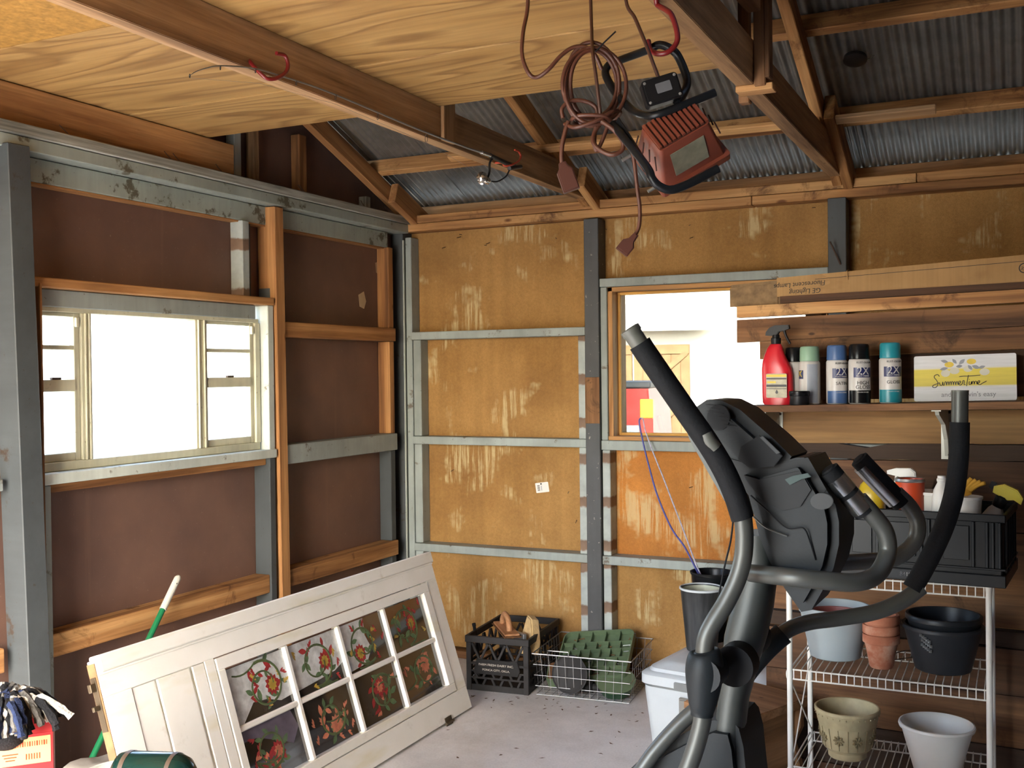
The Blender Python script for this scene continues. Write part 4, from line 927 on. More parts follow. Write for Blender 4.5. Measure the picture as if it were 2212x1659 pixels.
db('rail', 1.845, DL, B0, B1); db('sunk_panel', A1+.045, 1.845, B0, B1, -.026, -.010); db('raised_board', 1.60, 1.74, B0+.002, B1-.002, -.010, -.001, bev=.004); db('raised_board', 1.75, 1.842, B0+.002, B1-.002, -.010, -.003, bev=.004); db('raised_board', A1+.048, 1.585, B0+.002, B1-.002, -.010, -.002, bev=.004)
db('cap_strip', -.006, DL-.01, DW-.05, DW, -.036, .010, bev=.004); db('drip_bead', 0, DL, DW-.058, DW-.051, 0, .004, 'stroke_yellow' if False else 'door_paint', .001)
db('raw_end', DL, DL+.003, .0, DW-.02, -.034, -.002, 'raw_edge', .001)
db('lock_plate', DL+.003, DL+.006, DW-.22, DW-.06, -.03, -.008, 'old_brass', .001); db('latch_bolt', DL+.006, DL+.026, DW-.10, DW-.075, -.026, -.012, 'old_brass'); db('latch_bolt', DL+.006, DL+.03, DW-.155, DW-.14, -.024, -.014, 'old_brass')
# glazed frame
fr = db('glazing_frame', A0+.004, A1-.004, B0+.004, B0+.04, -.03, .003); db('glazing_frame', A0+.004, A1-.004, B1-.044, B1-.004, -.03, .003); db('glazing_frame', A0+.004, A0+.052, B0+.04, B1-.044, -.03, .003); db('glazing_frame', A1-.038, A1-.004, B0+.04, B1-.044, -.03, .003)
PX0, PX1, PY0, PY1 = A0+.052, A1-.038, B0+.04, B1-.044; pw = (PX1-PX0)/4; ph = (PY1-PY0)/2
for k in (1, 2, 3): db('muntin', PX0+pw*k-.011, PX0+pw*k+.011, PY0, PY1, -.03, -.001, bev=.004)
for k in range(4): db('muntin', PX0+pw*k+(.011 if k else 0), PX0+pw*(k+1)-(.011 if k < 3 else 0), PY0+ph-.010, PY0+ph+.010, -.03, -.002, bev=.004)
def leaf2(bm, x, y, l, w, a, z):
    p = leafpoly(x, y, l, w, a); vs = [bm.verts.new((q[0], q[1], z)) for q in p]; bm.faces.new(vs)
for c in range(4):
    for r in range(2):
        cx = PX0+pw*(c+.5); cy = PY0+ph*(r+.5); hw = pw/2-.009; hh = ph/2-.008
        pn = db('pane', cx-hw-.002, cx+hw+.002, cy-hh-.002, cy+hh+.002, -.020, -.016, 'painted_pane_glass', 0)
        rd = random.Random(c*7+r*3+2); z = .0022*ZS; zz = z*1.25
        vb, lb, fb, yb = bmesh.new(), bmesh.new(), bmesh.new(), bmesh.new()
        # one big scroll and a side shoot
        sgn = -1 if (c+r) % 2 else 1; R0 = hh*(.9 if r else .74); turns = rd.uniform(1.05, 1.4)*2*math.pi; ph0 = rd.uniform(0, 6.28)
        ox = rd.uniform(-.25, .25)*hw; pts = []
        for k in range(36):
            t = k/35; rr = R0*(1-.55*t); a = ph0+sgn*turns*t; pts.append(Vector((ox+rr*1.15*math.cos(a), rr*math.sin(a), zz)))
        clampv = lambda v: Vector((max(-hw*.95, min(hw*.95, v.x)), max(-hh*.93, min(hh*.93, v.y)), v.z))
        pts = [clampv(p) for p in pts]; bm_tube(vb, pts, lambda t: .0058*(1-.45*t), 5, flat=.4, upv=(0, 1, 0))
        sh = [clampv(pts[0]+Vector((sgn*.02*k, -.012*k+.0016*k*k, 0))) for k in range(7)]; bm_tube(vb, sh, .0034, 5, flat=.4, upv=(0, 1, 0))
        for k in range(2, 34, 3):
            p = pts[k]; d = pts[k+1]-pts[k-1]; a = math.atan2(d.y, d.x)
            for s in (1, -1):
                if rd.random() < .72:
                    aa = a+s*rd.uniform(.5, 1.1); l = rd.uniform(.030, .056); q = clampv(p+Vector((math.cos(aa), math.sin(aa), 0))*l*.5)
                    leaf2(lb if rd.random() < .7 else fb, q.x, q.y, l, l*.23, aa, zz*1.02)
        # blossom at the scroll's heart, falling petals round about
        fx, fy = pts[-1].x+sgn*.006, pts[-1].y-.004; n = 11
        for ring, (rr, l, w) in enumerate(((.021, .036, .010), (.012, .024, .007))):
            for k in range(n-ring*2):
                a = 2*math.pi*k/(n-ring*2)+ring*.3; leaf2(fb if ring == 0 else yb, fx+rr*math.cos(a), fy+rr*math.sin(a), l, w, a, zz*(1.06+.03*ring))
        for k in range(9):
            x, y = rd.uniform(-.85, .85)*hw, rd.uniform(-.8, .8)*hh; a = rd.uniform(0, 6.28)
            for j in range(3): leaf2(yb if k % 2 else fb, x+.009*j*math.cos(a+1.2), max(-hh*.9, min(hh*.9, y+.009*j*math.sin(a+1.2))), .024, .0045, a+.35*j, zz*1.03)
        # bright reflection in the glass, painted as flat shapes behind some scrolls
        glare = {(3, 1): [(-1, 1), (-1, -.7), (-.55, -.75), (-.1, -.5), (.35, -.42), (.8, -1), (1, -1), (1, 1)], (2, 1): [(-1, 1), (-1, -.35), (-.6, -.55), (0, -.62), (1, -.72), (1, 1)], (1, 1): [(-.15, 1), (-.05, .3), (-.2, -.3), (.15, -.8), (1, -.9), (1, 1)], (3, 0): [(-.75, .95), (-.9, .3), (-.6, -.2), (-.2, .1), (.5, .55), (1, .6), (1, 1), (0, 1)]}.get((c, r))
        if glare:
            wb2 = bmesh.new(); wb2.faces.new([wb2.verts.new((p[0]*hw, p[1]*hh, zz*.97)) for p in glare]); mesh_obj('painted_glare', wb2, 'silver_glare' if r else 'violet_glare', pn)
        for nm, b_, mt in (('painted_vine', vb, 'vine_green'), ('painted_leaf', lb, 'leaf_green'), ('painted_blossom', fb, 'petal_red' if r or c % 2 else 'petal_pink'), ('painted_stroke', yb, 'stroke_yellow' if r else 'petal_pink')):
            mesh_obj(nm, b_, mt, pn)
# hinge near the floor end
hg = db('hinge', .19, .245, -.004, .020, .0, .0035, 'old_brass', .001); tube('hinge_knuckle', [(-.032, -.012, .004*ZS), (.032, -.012, .004*ZS)], .006, 'old_brass', hg, 10); box('hinge_leaf', -.0275, .0275, -.03, -.014, -.002, .002, 'old_brass', hg, .001)

# ---- broom behind the door
simple('broom_green', '#14613c', .35, var=.05); simple('grip_pale', '#b7b6ac', .6, bump=.6, bscale=120)
pt, pb = Vector((.05, -1.868, .738)), Vector((.13, -2.52, .03)); bdv = (pt-pb)
bo = empty('broom', 'green broom handle with pale ribbed grip leaning behind the door', 'broom', pb)
q = lambda t: bdv*t
tube('handle', [q(.12), q(.86)], .011, 'broom_green', bo, 14); tube('grip', [q(.845), q(.855), q(.97), q(.99), q(1.0)], lambda t: .0135 if t < .8 else .0135*(1-(t-.8)*2.2), 'grip_pale', bo, 16)
lathe('grip_hole', [(0, .001), (.004, 0)], 'rubber', bo, 10).matrix_local = basis(q(.965)+Vector((.0128, -.004, 0)), (0, 1, 0), (0, 0, 1))
bm = bmesh.new(); bm_box(bm, (-.03, -.14, .03), (.03, .14, .08), .01); mesh_obj('broom_block', bm, 'broom_green', bo)
bm = bmesh.new()
for i in range(5):
    for j in range(22): x = -.024+.012*i; y = -.13+.0124*j; bm_tube(bm, [(x, y, .032), (x*1.5, y*1.08, -.018)], .002, 4)
mesh_obj('bristles', bm, 'grip_pale', bo)
simple('grey_bag', '#8e8a84', .7, var=.25, scale=12, bump=.5, bscale=14)
bm = bmesh.new(); bmesh.ops.create_icosphere(bm, subdivisions=4, radius=1); rd = random.Random(5)
from mathutils import noise as mnoise
for v in bm.verts:
    k = 1+.16*mnoise.noise(v.co*2.3)+.05*mnoise.noise(v.co*7); v.co = Vector((v.co.x*.15*k, v.co.y*.24*k, max(-.125, v.co.z*.15*k)+.125))
gb = mesh_obj('cloth_sack', bm, 'grey_bag', None, True, (.30, -2.56, 0)); tag(gb, 'crumpled grey cloth sack on the floor behind the door', 'sack')

# ================================================================== MILK CRATE AND WIRE BASKET
simple('crate_dark', '#2b2a2b', .55, var=.2, scale=12); simple('crate_panel', '#1f1f21', .5, var=.15); simple('pale_print', '#b9b3a8', .6)
mc = empty('milk_crate', 'black dairy milk crate full of masonry tools by the back wall', 'crate', (.755, -.315, 0), math.radians(5))
mw, md, mh = .325, .47, .262
def mb(n, x0, x1, y0, y1, z0, z1, mat='crate_dark', b=.002): return box(n, x0, x1, y0, y1, z0, z1, mat, mc, b)
mb('base', -mw/2+.01, mw/2-.01, -md/2+.01, md/2-.01, 0, .008)
for s in (-1, 1):
    mb('rim', -mw/2, mw/2, min(s*md/2, s*(md/2-.014)), max(s*md/2, s*(md/2-.014)), mh-.032, mh); mb('rim', min(s*mw/2, s*(mw/2-.014)), max(s*mw/2, s*(mw/2-.014)), -md/2+.014, md/2-.014, mh-.032, mh)
    mb('foot_band', -mw/2+.008, mw/2-.008, min(s*(md/2-.008), s*(md/2-.02)), max(s*(md/2-.008), s*(md/2-.02)), 0, .03); mb('foot_band', min(s*(mw/2-.008), s*(mw/2-.02)), max(s*(mw/2-.008), s*(mw/2-.02)), -md/2+.02, md/2-.02, 0, .03)
    mb('middle_band', -mw/2+.004, mw/2-.004, min(s*(md/2-.004), s*(md/2-.016)), max(s*(md/2-.004), s*(md/2-.016)), .125, .137); mb('middle_band', min(s*(mw/2-.004), s*(mw/2-.016)), max(s*(mw/2-.004), s*(mw/2-.016)), -md/2+.016, md/2-.016, .125, .137)
    for t in (-1, 1): mb('corner_post', min(s*(mw/2-.004), s*(mw/2-.03)), max(s*(mw/2-.004), s*(mw/2-.03)), min(t*(md/2-.004), t*(md/2-.03)), max(t*(md/2-.004), t*(md/2-.03)), .0, mh-.03)
    # lattice struts: front/rear then sides
    Mf = basis((0, s*(md/2-.012), 0), (1, 0, 0), (0, 0, 1)); Ms_ = basis((s*(mw/2-.012), 0, 0), (0, 1, 0), (0, 0, 1))
    for Mq, hwid in ((Mf, mw/2-.03), (Ms_, md/2-.03)):
        n = 6 if Mq is Mf else 9
        for k in range(n):
            x0 = -hwid+2*hwid*k/n; x1 = x0+2*hwid/n
            for za, zb in ((.03, .062), (.062, .094), (.15, .225)):
                d = .35 if k % 2 else -.35
                xm = (x0+x1)/2; o = beam('strut', Mq @ Vector((xm-d*(zb-za)*.7, za, 0)), Mq @ Vector((xm+d*(zb-za)*.7, zb, 0)), .011, .010, 'crate_dark', mc, up=(0, 1, 0) if Mq is Mf else (1, 0, 0), wood=False, bevel=.001)
        for z in (.062, .094):
            beam('lattice_bar', Mq @ Vector((-hwid, z, 0)), Mq @ Vector((hwid, z, 0)), .010, .009, 'crate_dark', mc, wood=False, bevel=.001)
pg = prism('name_panel', [(-.105, .120), (-.115, .098), (-.105, .072), (.105, .072), (.118, .098), (.105, .142), (-.105, .142)], 0, .010, 'crate_panel', mc, basis((0, -md/2+.006, .012), (1, 0, 0), (0, 0, 1)), .002)
text('moulded_text', 'FARM FRESH DAIRY INC.', .0145, 'pale_print', mc, basis((-.002, -md/2-.0045, .130), (1, 0, 0), (0, 0, 1)), xs=1.12); text('moulded_text', 'PONCA CITY, OKLA.', .0135, 'pale_print', mc, basis((-.002, -md/2-.0045, .106), (1, 0, 0), (0, 0, 1)), xs=1.12)
def at_mc(x, y, z): return mc.matrix_basis @ Vector((x, y, z))
mc_m = Matrix.Translation(mc.location) @ Matrix.Rotation(math.radians(5), 4, 'Z')
wood3('float_wood', '#c79770', '#b2815a', '#86583a')
ft = empty('mason_float', 'wooden mason float with curved pink handle on the milk crate', 'float', mc_m @ Vector((-.005, -.09, mh-.03)), math.radians(-52))
Mft = Matrix.Rotation(math.radians(8), 4, 'Y')
f1 = box('float_blade', -.15, .15, -.042, .042, .03, .036, 'scrap_plank_x', ft, .002); f2 = box('float_board', -.14, .14, -.036, .036, .036, .046, 'float_wood_x', ft, .002)
tube('float_handle', catmull([(-.09, 0, .044), (-.075, 0, .075), (-.03, 0, .104), (.03, 0, .10), (.065, 0, .078), (.075, 0, .044)], 6), .014, 'float_wood_x', ft, 14)
simple('felt_tan', '#c0a577', .9, var=.15, scale=40, bump=.6, bscale=90); simple('pale_metal', '#9a9d9e', .4, .6)
sp_ = empty('grout_block', 'tan sponge faced block wedged upright in the milk crate corner', 'block', mc_m @ Vector((.118, -.115, mh-.1)), math.radians(-30))
prism('sponge_face', [(-.05, .0), (-.045, .10), (-.018, .185), (.022, .165), (.055, .06), (.05, .0)], -.028, .022, 'felt_tan', sp_, basis((0, 0, 0), (1, 0, .15), (0, .25, 1)), .006); box('backing_plate', -.06, .03, -.05, -.03, .075, .11, 'pale_metal', sp_)
for i, (x, y, rr, lab) in enumerate(((-.10, .05, .3, 'dark trowel lying in the milk crate behind the float'), (.05, .12, 1.2, 'dark steel jointer at the back of the milk crate'), (.0, .02, 2.2, 'rusty pointing trowel deep in the milk crate'))):
    tr = empty('hand_trowel', lab, 'trowel', mc_m @ Vector((x, y, .17)), rr, 'tools in the milk crate')
    prism('blade', [(-.12, 0), (-.02, .045), (.0, .02), (.0, -.02), (-.02, -.045)], 0, .0025, 'rusty_nail', tr); tube('shank', catmull([(0, 0, .002), (.02, 0, .02), (.04, 0, .03)], 4), .004, 'rusty_nail', tr, 8); tube('handle', [(.035, 0, .03), (.05, 0, .031), (.12, 0, .036), (.13, 0, .036)], lambda t: .012 if .1 < t < .95 else .008, 'crate_dark', tr, 12)
tube_b = empty('brush_handle', 'dark rod standing at the left corner of the milk crate', 'rod', mc_m @ Vector((-.135, -.10, .02)))
tube('rod', [(0, 0, 0), (-.02, -.03, .26)], .008, 'rubber', tube_b, 10); tube('rod_tip', [(-.02, -.03, .262), (-.0215, -.032, .275)], .0095, 'rubber', tube_b, 10)

simple('basket_wire', '#8f9092', .4, .75, var=.1)
bk_ = empty('wire_basket', 'grey wire basket of tackle trays beside the milk crate', 'basket', (1.168, -.285, .004), math.radians(5))
bw, bd, bh = .475, .44, .195
def tap(z): return 1-.06*(1-z/bh)
def bput(n, pts, r, closed=False): return tube(n, pts, r, 'basket_wire', bk_, 6, closed)
for z, r in ((bh, .0032), (bh*.74, .0018), (bh*.48, .0018), (bh*.22, .0018), (.002, .0022)):
    w, d = bw/2*tap(z), bd/2*tap(z); bput('hoop_wire', [(-w, -d, z), (w, -d, z), (w, d, z), (-w, d, z)] if r < .003 else [(-w, -d, z), (w, -d, z), (w, d, z), (-w, d, z)], r, True)
for k in range(1, 12):
    t = -1+2*k/12; w0, w1, d0, d1 = bw/2*tap(0), bw/2*tap(bh), bd/2*tap(0), bd/2*tap(bh)
    bput('upright_wire', [(t*w1, -d1, bh), (t*w0, -d0, .002), (t*w0, d0, .002), (t*w1, d1, bh)], .0015)
    if k % 1 == 0 and k < 11: t2 = -1+2*k/11; bput('upright_wire', [(-w1, t2*d1, bh), (-w0, t2*d0, .002), (w0, t2*d0, .002), (w1, t2*d1, bh)], .0015)
for s in (-1, 1):
    d1 = s*bd/2; x = -.11 if s < 0 else .10
    bput('handle_wire', [(x-.05, d1, bh), (x-.05, d1, bh+.02), (x+.05, d1, bh+.02), (x+.05, d1, bh)], .003)
# green tackle tray tilted on top, with its cells
bk_m = Matrix.Translation(bk_.location) @ Matrix.Rotation(math.radians(5), 4, 'Z')
simple('tray_green', '#5c6e54', .5, var=.18, scale=14); simple('dark_green', '#24452e', .45, var=.15); simple('rust_bits', '#6b4a2c', .8, var=.4, scale=40)
tt = empty('tackle_tray', 'green compartment tray tilted up in the wire basket', 'tray'); 
TM = bk_m @ Matrix.Translation((-.005, .02, .155)) @ Matrix.Rotation(math.radians(-7), 4, 'Y') @ Matrix.Rotation(math.radians(30), 4, 'X')
tt.matrix_world = TM
tw, td = .36, .31
outer = rrect(tw, td, .035, 5); inner = rrect(tw-.012, td-.012, .03, 5)
prism('tray_floor', inner, -.028, -.024, 'tray_green', tt)
bm = bmesh.new(); N = len(outer)
vo = [[bm.verts.new((p[0], p[1], z)) for p in ring] for ring, z in ((outer, -.03), (outer, .004), (inner, .004), (inner, -.03))]
for a, b in zip(vo, vo[1:]+vo[:1]):
    for k in range(N): bm.faces.new((a[k], a[(k+1) % N], b[(k+1) % N], b[k]))
bmesh.ops.recalc_face_normals(bm, faces=bm.faces); mesh_obj('tray_wall', bm, 'tray_green', tt)
for y in (-.088, -.03, .028, .078): box('divider', -tw/2+.008, tw/2-.008, y-.0015, y+.0015, -.026, .001, 'tray_green', tt, 0)
for i, (y0, y1) in enumerate(((.078, .148), (.028, .078), (-.03, .028), (-.088, -.03), (-.148, -.088))):
    for k in range(1, (5, 6, 7, 6, 4)[i]): x = -tw/2+tw*k/(5, 6, 7, 6, 4)[i]; box('divider', x-.0015, x+.0015, y0, y1, -.026, .0, 'tray_green', tt, 0)
rd = random.Random(21)
for k in range(22):
    x, y = rd.uniform(-.16, .16), rd.uniform(-.13, .13)
    tube('tackle_bit', [(x, y, -.02), (x+rd.uniform(-.02, .02), y+rd.uniform(-.01, .01), -.016), (x+rd.uniform(-.03, .03), y+rd.uniform(-.015, .015), -.012)], .0022, 'rust_bits' if k % 3 else 'pale_metal', tt, 5)
t2 = empty('green_tub', 'round dark green tub lying under the tackle tray in the basket', 'tub', bk_m @ Vector((.135, -.10, .03)))
o = lathe('tub_wall', [(0, 0), (.075, 0), (.085, .03), (.09, .045), (.086, .045), (.08, .03), (.07, .006), (0, .006)], 'dark_green', t2, 32); o.rotation_euler = (math.radians(24), math.radians(6), 0)
o = lathe('tub_lid', [(.0, .046), (.092, .046), (.093, .05), (0, .052)], 'tray_green', t2, 32); o.rotation_euler = (math.radians(24), math.radians(6), 0)
t3 = empty('tackle_box_half', 'pale green lower tray half at the left of the basket', 'tray', bk_m @ Vector((-.12, -.06, .05)))
o = prism('tray_body', rrect(.17, .13, .02, 4), 0, .05, 'tray_green', t3, None, .004); o.rotation_euler = (math.radians(25), math.radians(-12), .2)
o = prism('tray_insert', rrect(.15, .11, .016, 4), .051, .056, 'rust_bits', t3); o.rotation_euler = (math.radians(25), math.radians(-12), .2)
t4 = empty('round_lid', 'dark grey round lid standing against the basket front', 'lid', bk_m @ Vector((-.06, -.185, .105)))
o = lathe('lid_disc', [(0, 0), (.082, 0), (.086, .004), (.086, .014), (.082, .016), (.070, .012), (0, .011)], 'crate_dark', t4, 36); o.rotation_euler = (math.radians(78), 0, 0)
o = lathe('lid_rim', [(.084, .012), (.089, .014), (.089, .018), (.084, .018)], 'crate_panel', t4, 36); o.rotation_euler = (math.radians(78), 0, 0)
t5 = empty('hand_pump', 'black ribbed tube lying on the basket bottom', 'pump', bk_m @ Vector((-.02, -.13, .035)))
tube('barrel', [(-.11, 0, 0), (.05, .01, 0)], .026, 'rubber', t5, 18); tube('neck', [(.05, .01, 0), (.11, .015, 0)], .018, 'crate_dark', t5, 14); tube('ring', [(.02, .008, 0), (.035, .009, 0)], .029, 'crate_dark', t5, 18)

# ================================================================== COOLER, BUCKETS, CORD, BENCH
simple('cooler_white', '#c2cace', .42, var=.06, scale=5, bump=.1, bscale=30); simple('latch_metal', '#a9aaa6', .3, .7); simple('rope_tan', '#8c7a62', .9, var=.3, scale=60)
co = empty('cooler', 'white ice cooler with metal latch and rope handle', 'cooler', (1.627, -.945, 0), math.radians(-9))
cw, cd, ch = .56, .56, .245
bm = bmesh.new(); P0 = rrect(cw*.93, cd*.93, .05, 5, cw/2, cd/2); P1 = rrect(cw, cd, .05, 5, cw/2, cd/2); N = len(P0)
rings = [[bm.verts.new((p[0], p[1], z)) for p in q_] for q_, z in ((P0, 0), (P0, .01), (P1, ch-.02), (P1, ch))]
for a, b in zip(rings, rings[1:]):
    for k in range(N): bm.faces.new((a[k], a[(k+1) % N], b[(k+1) % N], b[k]))
bm.faces.new(list(reversed(rings[0]))); bm.faces.new(rings[-1]); mesh_obj('cooler_body', bm, 'cooler_white', co, 40)
prism('lid_seal', rrect(cw-.004, cd-.004, .048, 5, cw/2, cd/2), ch, ch+.008, 'steel_grey', co)
bm = bmesh.new(); rings = []
for ins, z in ((.0, .008), (-.010, .012), (-.010, .048), (.0, .056), (.014, .060), (.020, .072), (.055, .088), (.066, .094)):
    rings.append([bm.verts.new((p[0], p[1], ch+z)) for p in rrect(cw-2*ins, cd-2*ins, .05, 5, cw/2, cd/2)])
for a, b in zip(rings, rings[1:]):
    for k in range(N): bm.faces.new((a[k], a[(k+1) % N], b[(k+1) % N], b[k]))
bm.faces.new(list(reversed(rings[0]))); bm.faces.new(rings[-1]); mesh_obj('lid', bm, 'cooler_white', co, 35)
prism('lid_notch', rrect(.09, .026, .004, 3), -.004, .004, 'steel_grey', co, basis((.20, -.012, ch+.025), (1, 0, 0), (0, 0, 1)))
lt = box('latch', .175, .213, -.016, .0, ch-.105, ch-.02, 'latch_metal', co, .004); box('latch_hook', -.012, .012, -.016, -.009, -.012, .036, 'latch_metal', lt, .002); box('latch_slot', -.009, .009, -.0105, -.0085, -.03, -.012, 'rubber', lt, .001)
tube('rope_handle', catmull([(.235, .004, ch-.035), (.242, -.016, ch-.045), (.246, -.02, ch-.075), (.238, -.014, ch-.105), (.232, .004, ch-.11)], 5), .008, 'rope_tan', co, 10)
co_m = Matrix.Translation(co.location) @ Matrix.Rotation(math.radians(-9), 4, 'Z'); LTOP = ch+.094
def galvb():
    t = NT('bucket_metal'); v = t.coord(); n = t.noise(t.coord((20, 20, 2)), 1, 5); c = t.ramp(n, [(.35, '#3a3b3d'), (.65, '#6b6d6f')]); t.base(c); t.set(Metallic=.75, Roughness=.45)
galvb(); simple('bucket_inside', '#b9bba5', .55, .1, var=.2, scale=12); simple('wet_black', '#16171a', .3, var=.1)
b_ = empty('metal_bucket', 'dark metal pail with bright rim standing on the cooler', 'bucket', (1.805, -.668, LTOP+.001))
lathe('pail_wall', [(0, 0), (.062, 0), (.064, .004), (.088, .258), (.090, .260), (.0865, .260), (.061, .008), (0, .008)], 'bucket_metal', b_, 40)
lathe('pail_lining', [(.0855, .256), (.0835, .235), (.060, .010), (0, .0095)], 'bucket_inside', b_, 40); lathe('pail_rim', [(.088, .255), (.0925, .258), (.0925, .264), (.088, .266), (.0855, .262)], 'cooler_white', b_, 40)
b2_ = empty('black_bucket', 'tall black bucket behind the metal pail on the cooler', 'bucket', (1.80, -.484, LTOP+.001))
lathe('pail_wall', [(0, 0), (.06, 0), (.063, .004), (.088, .285), (.092, .287), (.092, .296), (.088, .297), (.085, .29), (.06, .008), (0, .008)], 'wet_black', b2_, 40); lathe('pail_rim', [(.088, .290), (.0935, .292), (.0935, .298), (.088, .299)], 'rubber', b2_, 40)
simple('cord_blue', '#4a4f96', .55, var=.25, scale=60); simple('cord_white', '#a9a7bb', .6, var=.3, scale=80)
lp = empty('looped_cord', 'blue and white looped cord rising from the black bucket to the window sill', 'cord', b2_.location)
def C2(px, py, y): return onY(px, py, y)-lp.location
Lp = [C2(1514, 1252, -.49), C2(1500, 1222, -.44), C2(1478, 1180, -.36), C2(1450, 1140, -.29), C2(1420, 1070, -.22), C2(1400, 1000, -.165), C2(1388, 950, -.135), C2(1381, 912, -.12), C2(1384, 903, -.12)]
Rp = [C2(1384, 903, -.12), C2(1389, 906, -.12), C2(1394, 930, -.125), C2(1410, 975, -.145), C2(1432, 1030, -.19), C2(1455, 1090, -.26), C2(1478, 1150, -.34), C2(1502, 1215, -.43), C2(1518, 1250, -.49)]
tube('cord_strand', catmull(Lp, 5), .0042, 'cord_blue', lp, 8); tube('cord_strand', catmull(Rp, 5), .0036, 'cord_white', lp, 8)

wb_ = empty('wood_bench', 'old wooden bench with scalloped ends and lettered side', 'bench', (2.20, -1.53, 0), math.radians(-24))
prism('seat_board', [(-.13, -.17), (.13, -.17), (.13, .17), (-.13, .17), (-.13, .05), (-.10, .045), (-.085, .02), (-.10, -.005), (-.13, -.01)], .395, .425, 'old_bench_wood_x', wb_, None, .004)
for y in (-.135, .135):
    prism('end_panel', [(-.11, 0), (-.085, 0), (-.06, .03), (.06, .03), (.085, 0), (.11, 0), (.115, .08), (.09, .14), (.115, .20), (.09, .27), (.12, .33), (.12, .394), (-.12, .394), (-.12, .33), (-.09, .27), (-.115, .20), (-.09, .14), (-.115, .08)], -.012, .012, 'old_bench_wood_z', wb_, basis((0, y, 0), (1, 0, 0), (0, 0, 1)), .003)
box('side_panel', -.098, -.080, -.122, .122, .05, .39, 'old_bench_wood_y', wb_); box('side_panel', .080, .098, -.122, .122, .05, .39, 'old_bench_wood_y', wb_)
box('stretcher', -.08, .08, -.02, .02, .10, .13, 'old_bench_wood_x', wb_)
simple('burnt_ink', '#2b1d14', .8)
text('burnt_lettering', 'MADE BY', .07, 'burnt_ink', wb_, basis((.0, -.1480, .19), (0, 0, 1), (-1, 0, 0)))
# ================================================================== ELLIPTICAL TRAINER
simple('frame_silver', '#52534f', .42, .4, var=.06, scale=8); simple('foam_black', '#141517', .75, var=.15, scale=40, bump=.25, bscale=140); simple('shroud_grey', '#1c2022', .5, var=.05, bump=.08, bscale=200); simple('shroud_dark', '#131517', .5, var=.06); simple('mast_grey', '#393c39', .45, .2, var=.05)
simple('cap_grey', '#55564f', .5); simple('chrome', '#b9bab6', .22, .95, var=.05); simple('screen_black', '#0b0d10', .6); simple('button_grey', '#3a3c3d', .5); simple('emblem_grey', '#3c4b49', .5)
for nm_ in ('shroud_grey', 'shroud_dark', 'screen_black', 'foam_black'): MATS[nm_].node_tree.nodes['Principled BSDF'].inputs['Specular IOR Level'].default_value = .22
FH = Vector((FW.x, FW.y, 0)).normalized(); RH = Vector((RT.x, RT.y, 0)).normalized()
AX = (FH*.88+RH*.47).normalized()                       # across the machine, away from the camera
FD = Vector((-AX.y, AX.x, 0))                           # the way the machine faces
if FD.dot(RH) > 0: FD = -FD
ORG = cp(1575, 1590, 2.30); ORG.z = 0
el = empty('elliptical_trainer', 'grey and black elliptical exercise machine with foam grips', 'exercise machine', ORG)
def eput(o, par=None):
    p = par or el; o.parent = p; o.matrix_parent_inverse = Matrix.Translation(-ORG); return o
def sub(o, par): o.parent = par; return o               # meshes of arms share the arm's own space
def onA(px, py, d): # meet the machine's near side plane, d metres out along the optical axis at the machine's centre
    P0 = cp(1680, 1150, d); r = ray(px, py); return CAM+r*((P0-CAM).dot(AX)/r.dot(AX))
def sweep(name, poly, d0, width, mat, bev=.02, par=None, smooth=35):
    pts = [onA(x, y, d0) for x, y in poly]; c = sum(pts, Vector())/len(pts)
    M = basis(c, -FD, (0, 0, 1)); Mi = M.inverted(); q = [(Mi @ p) for p in pts]
    bm = bmesh.new(); sgn = 1 if (M.to_3x3() @ Vector((0, 0, 1))).dot(AX) > 0 else -1
    bm_prism(bm, [(p.x, p.y) for p in q], 0, sgn*width, M, bev); return eput(mesh_obj(name, bm, mat, None, smooth), par)
# --- base on the floor
def fl_(f, a, z=0): return ORG+FD*f+AX*a+Vector((0, 0, z))
eput(tube('base_rail', [fl_(.35, 0, .06), fl_(-1.15, 0, .06)], .045, 'mast_grey', None, 12)); eput(tube('front_stabiliser', [fl_(.35, -.26, .035), fl_(.35, .26, .035)], .033, 'shroud_dark', None, 12)); eput(tube('rear_stabiliser', [fl_(-1.15, -.26, .035), fl_(-1.15, .26, .035)], .033, 'shroud_dark', None, 12))
# --- lower shroud with its peak at the mast
sweep('flywheel_shroud', [(1608, 1700), (1600, 1620), (1590, 1580), (1580, 1568), (1535, 1562), (1490, 1580), (1430, 1612), (1370, 1652), (1300, 1720), (1240, 1850), (1230, 2050), (1300, 2250), (1560, 2250), (1640, 2000)], 2.19, .20, 'shroud_grey', .03)
# --- mast: faceted, broad above the axle
mp = [(1640, 1150, 2.30, .034, .05), (1640, 1240, 2.30, .036, .05), (1626, 1310, 2.30, .042, .05), (1612, 1370, 2.30, .043, .05), (1598, 1440, 2.30, .036, .045), (1585, 1510, 2.30, .030, .042), (1575, 1600, 2.30, .030, .042), (1560, 1760, 2.30, .030, .042)]
bm = bmesh.new(); rings = []
for px, py, d, w, t in mp:
    c = cp(px, py, d); rings.append([bm.verts.new(c+FD*(w*math.copysign(abs(math.cos(a))**.7, math.cos(a)))+AX*(t*math.copysign(abs(math.sin(a))**.7, math.sin(a)))) for a in [2*math.pi*k/16 for k in range(16)]])
for a, b in zip(rings, rings[1:]):
    for k in range(16): bm.faces.new((a[k], b[k], b[(k+1) % 16], a[(k+1) % 16]))
bm.faces.new(rings[0]); bm.faces.new(list(reversed(rings[-1]))); bmesh.ops.recalc_face_normals(bm, faces=bm.faces)
eput(mesh_obj('mast', bm, 'mast_grey', None, 40))
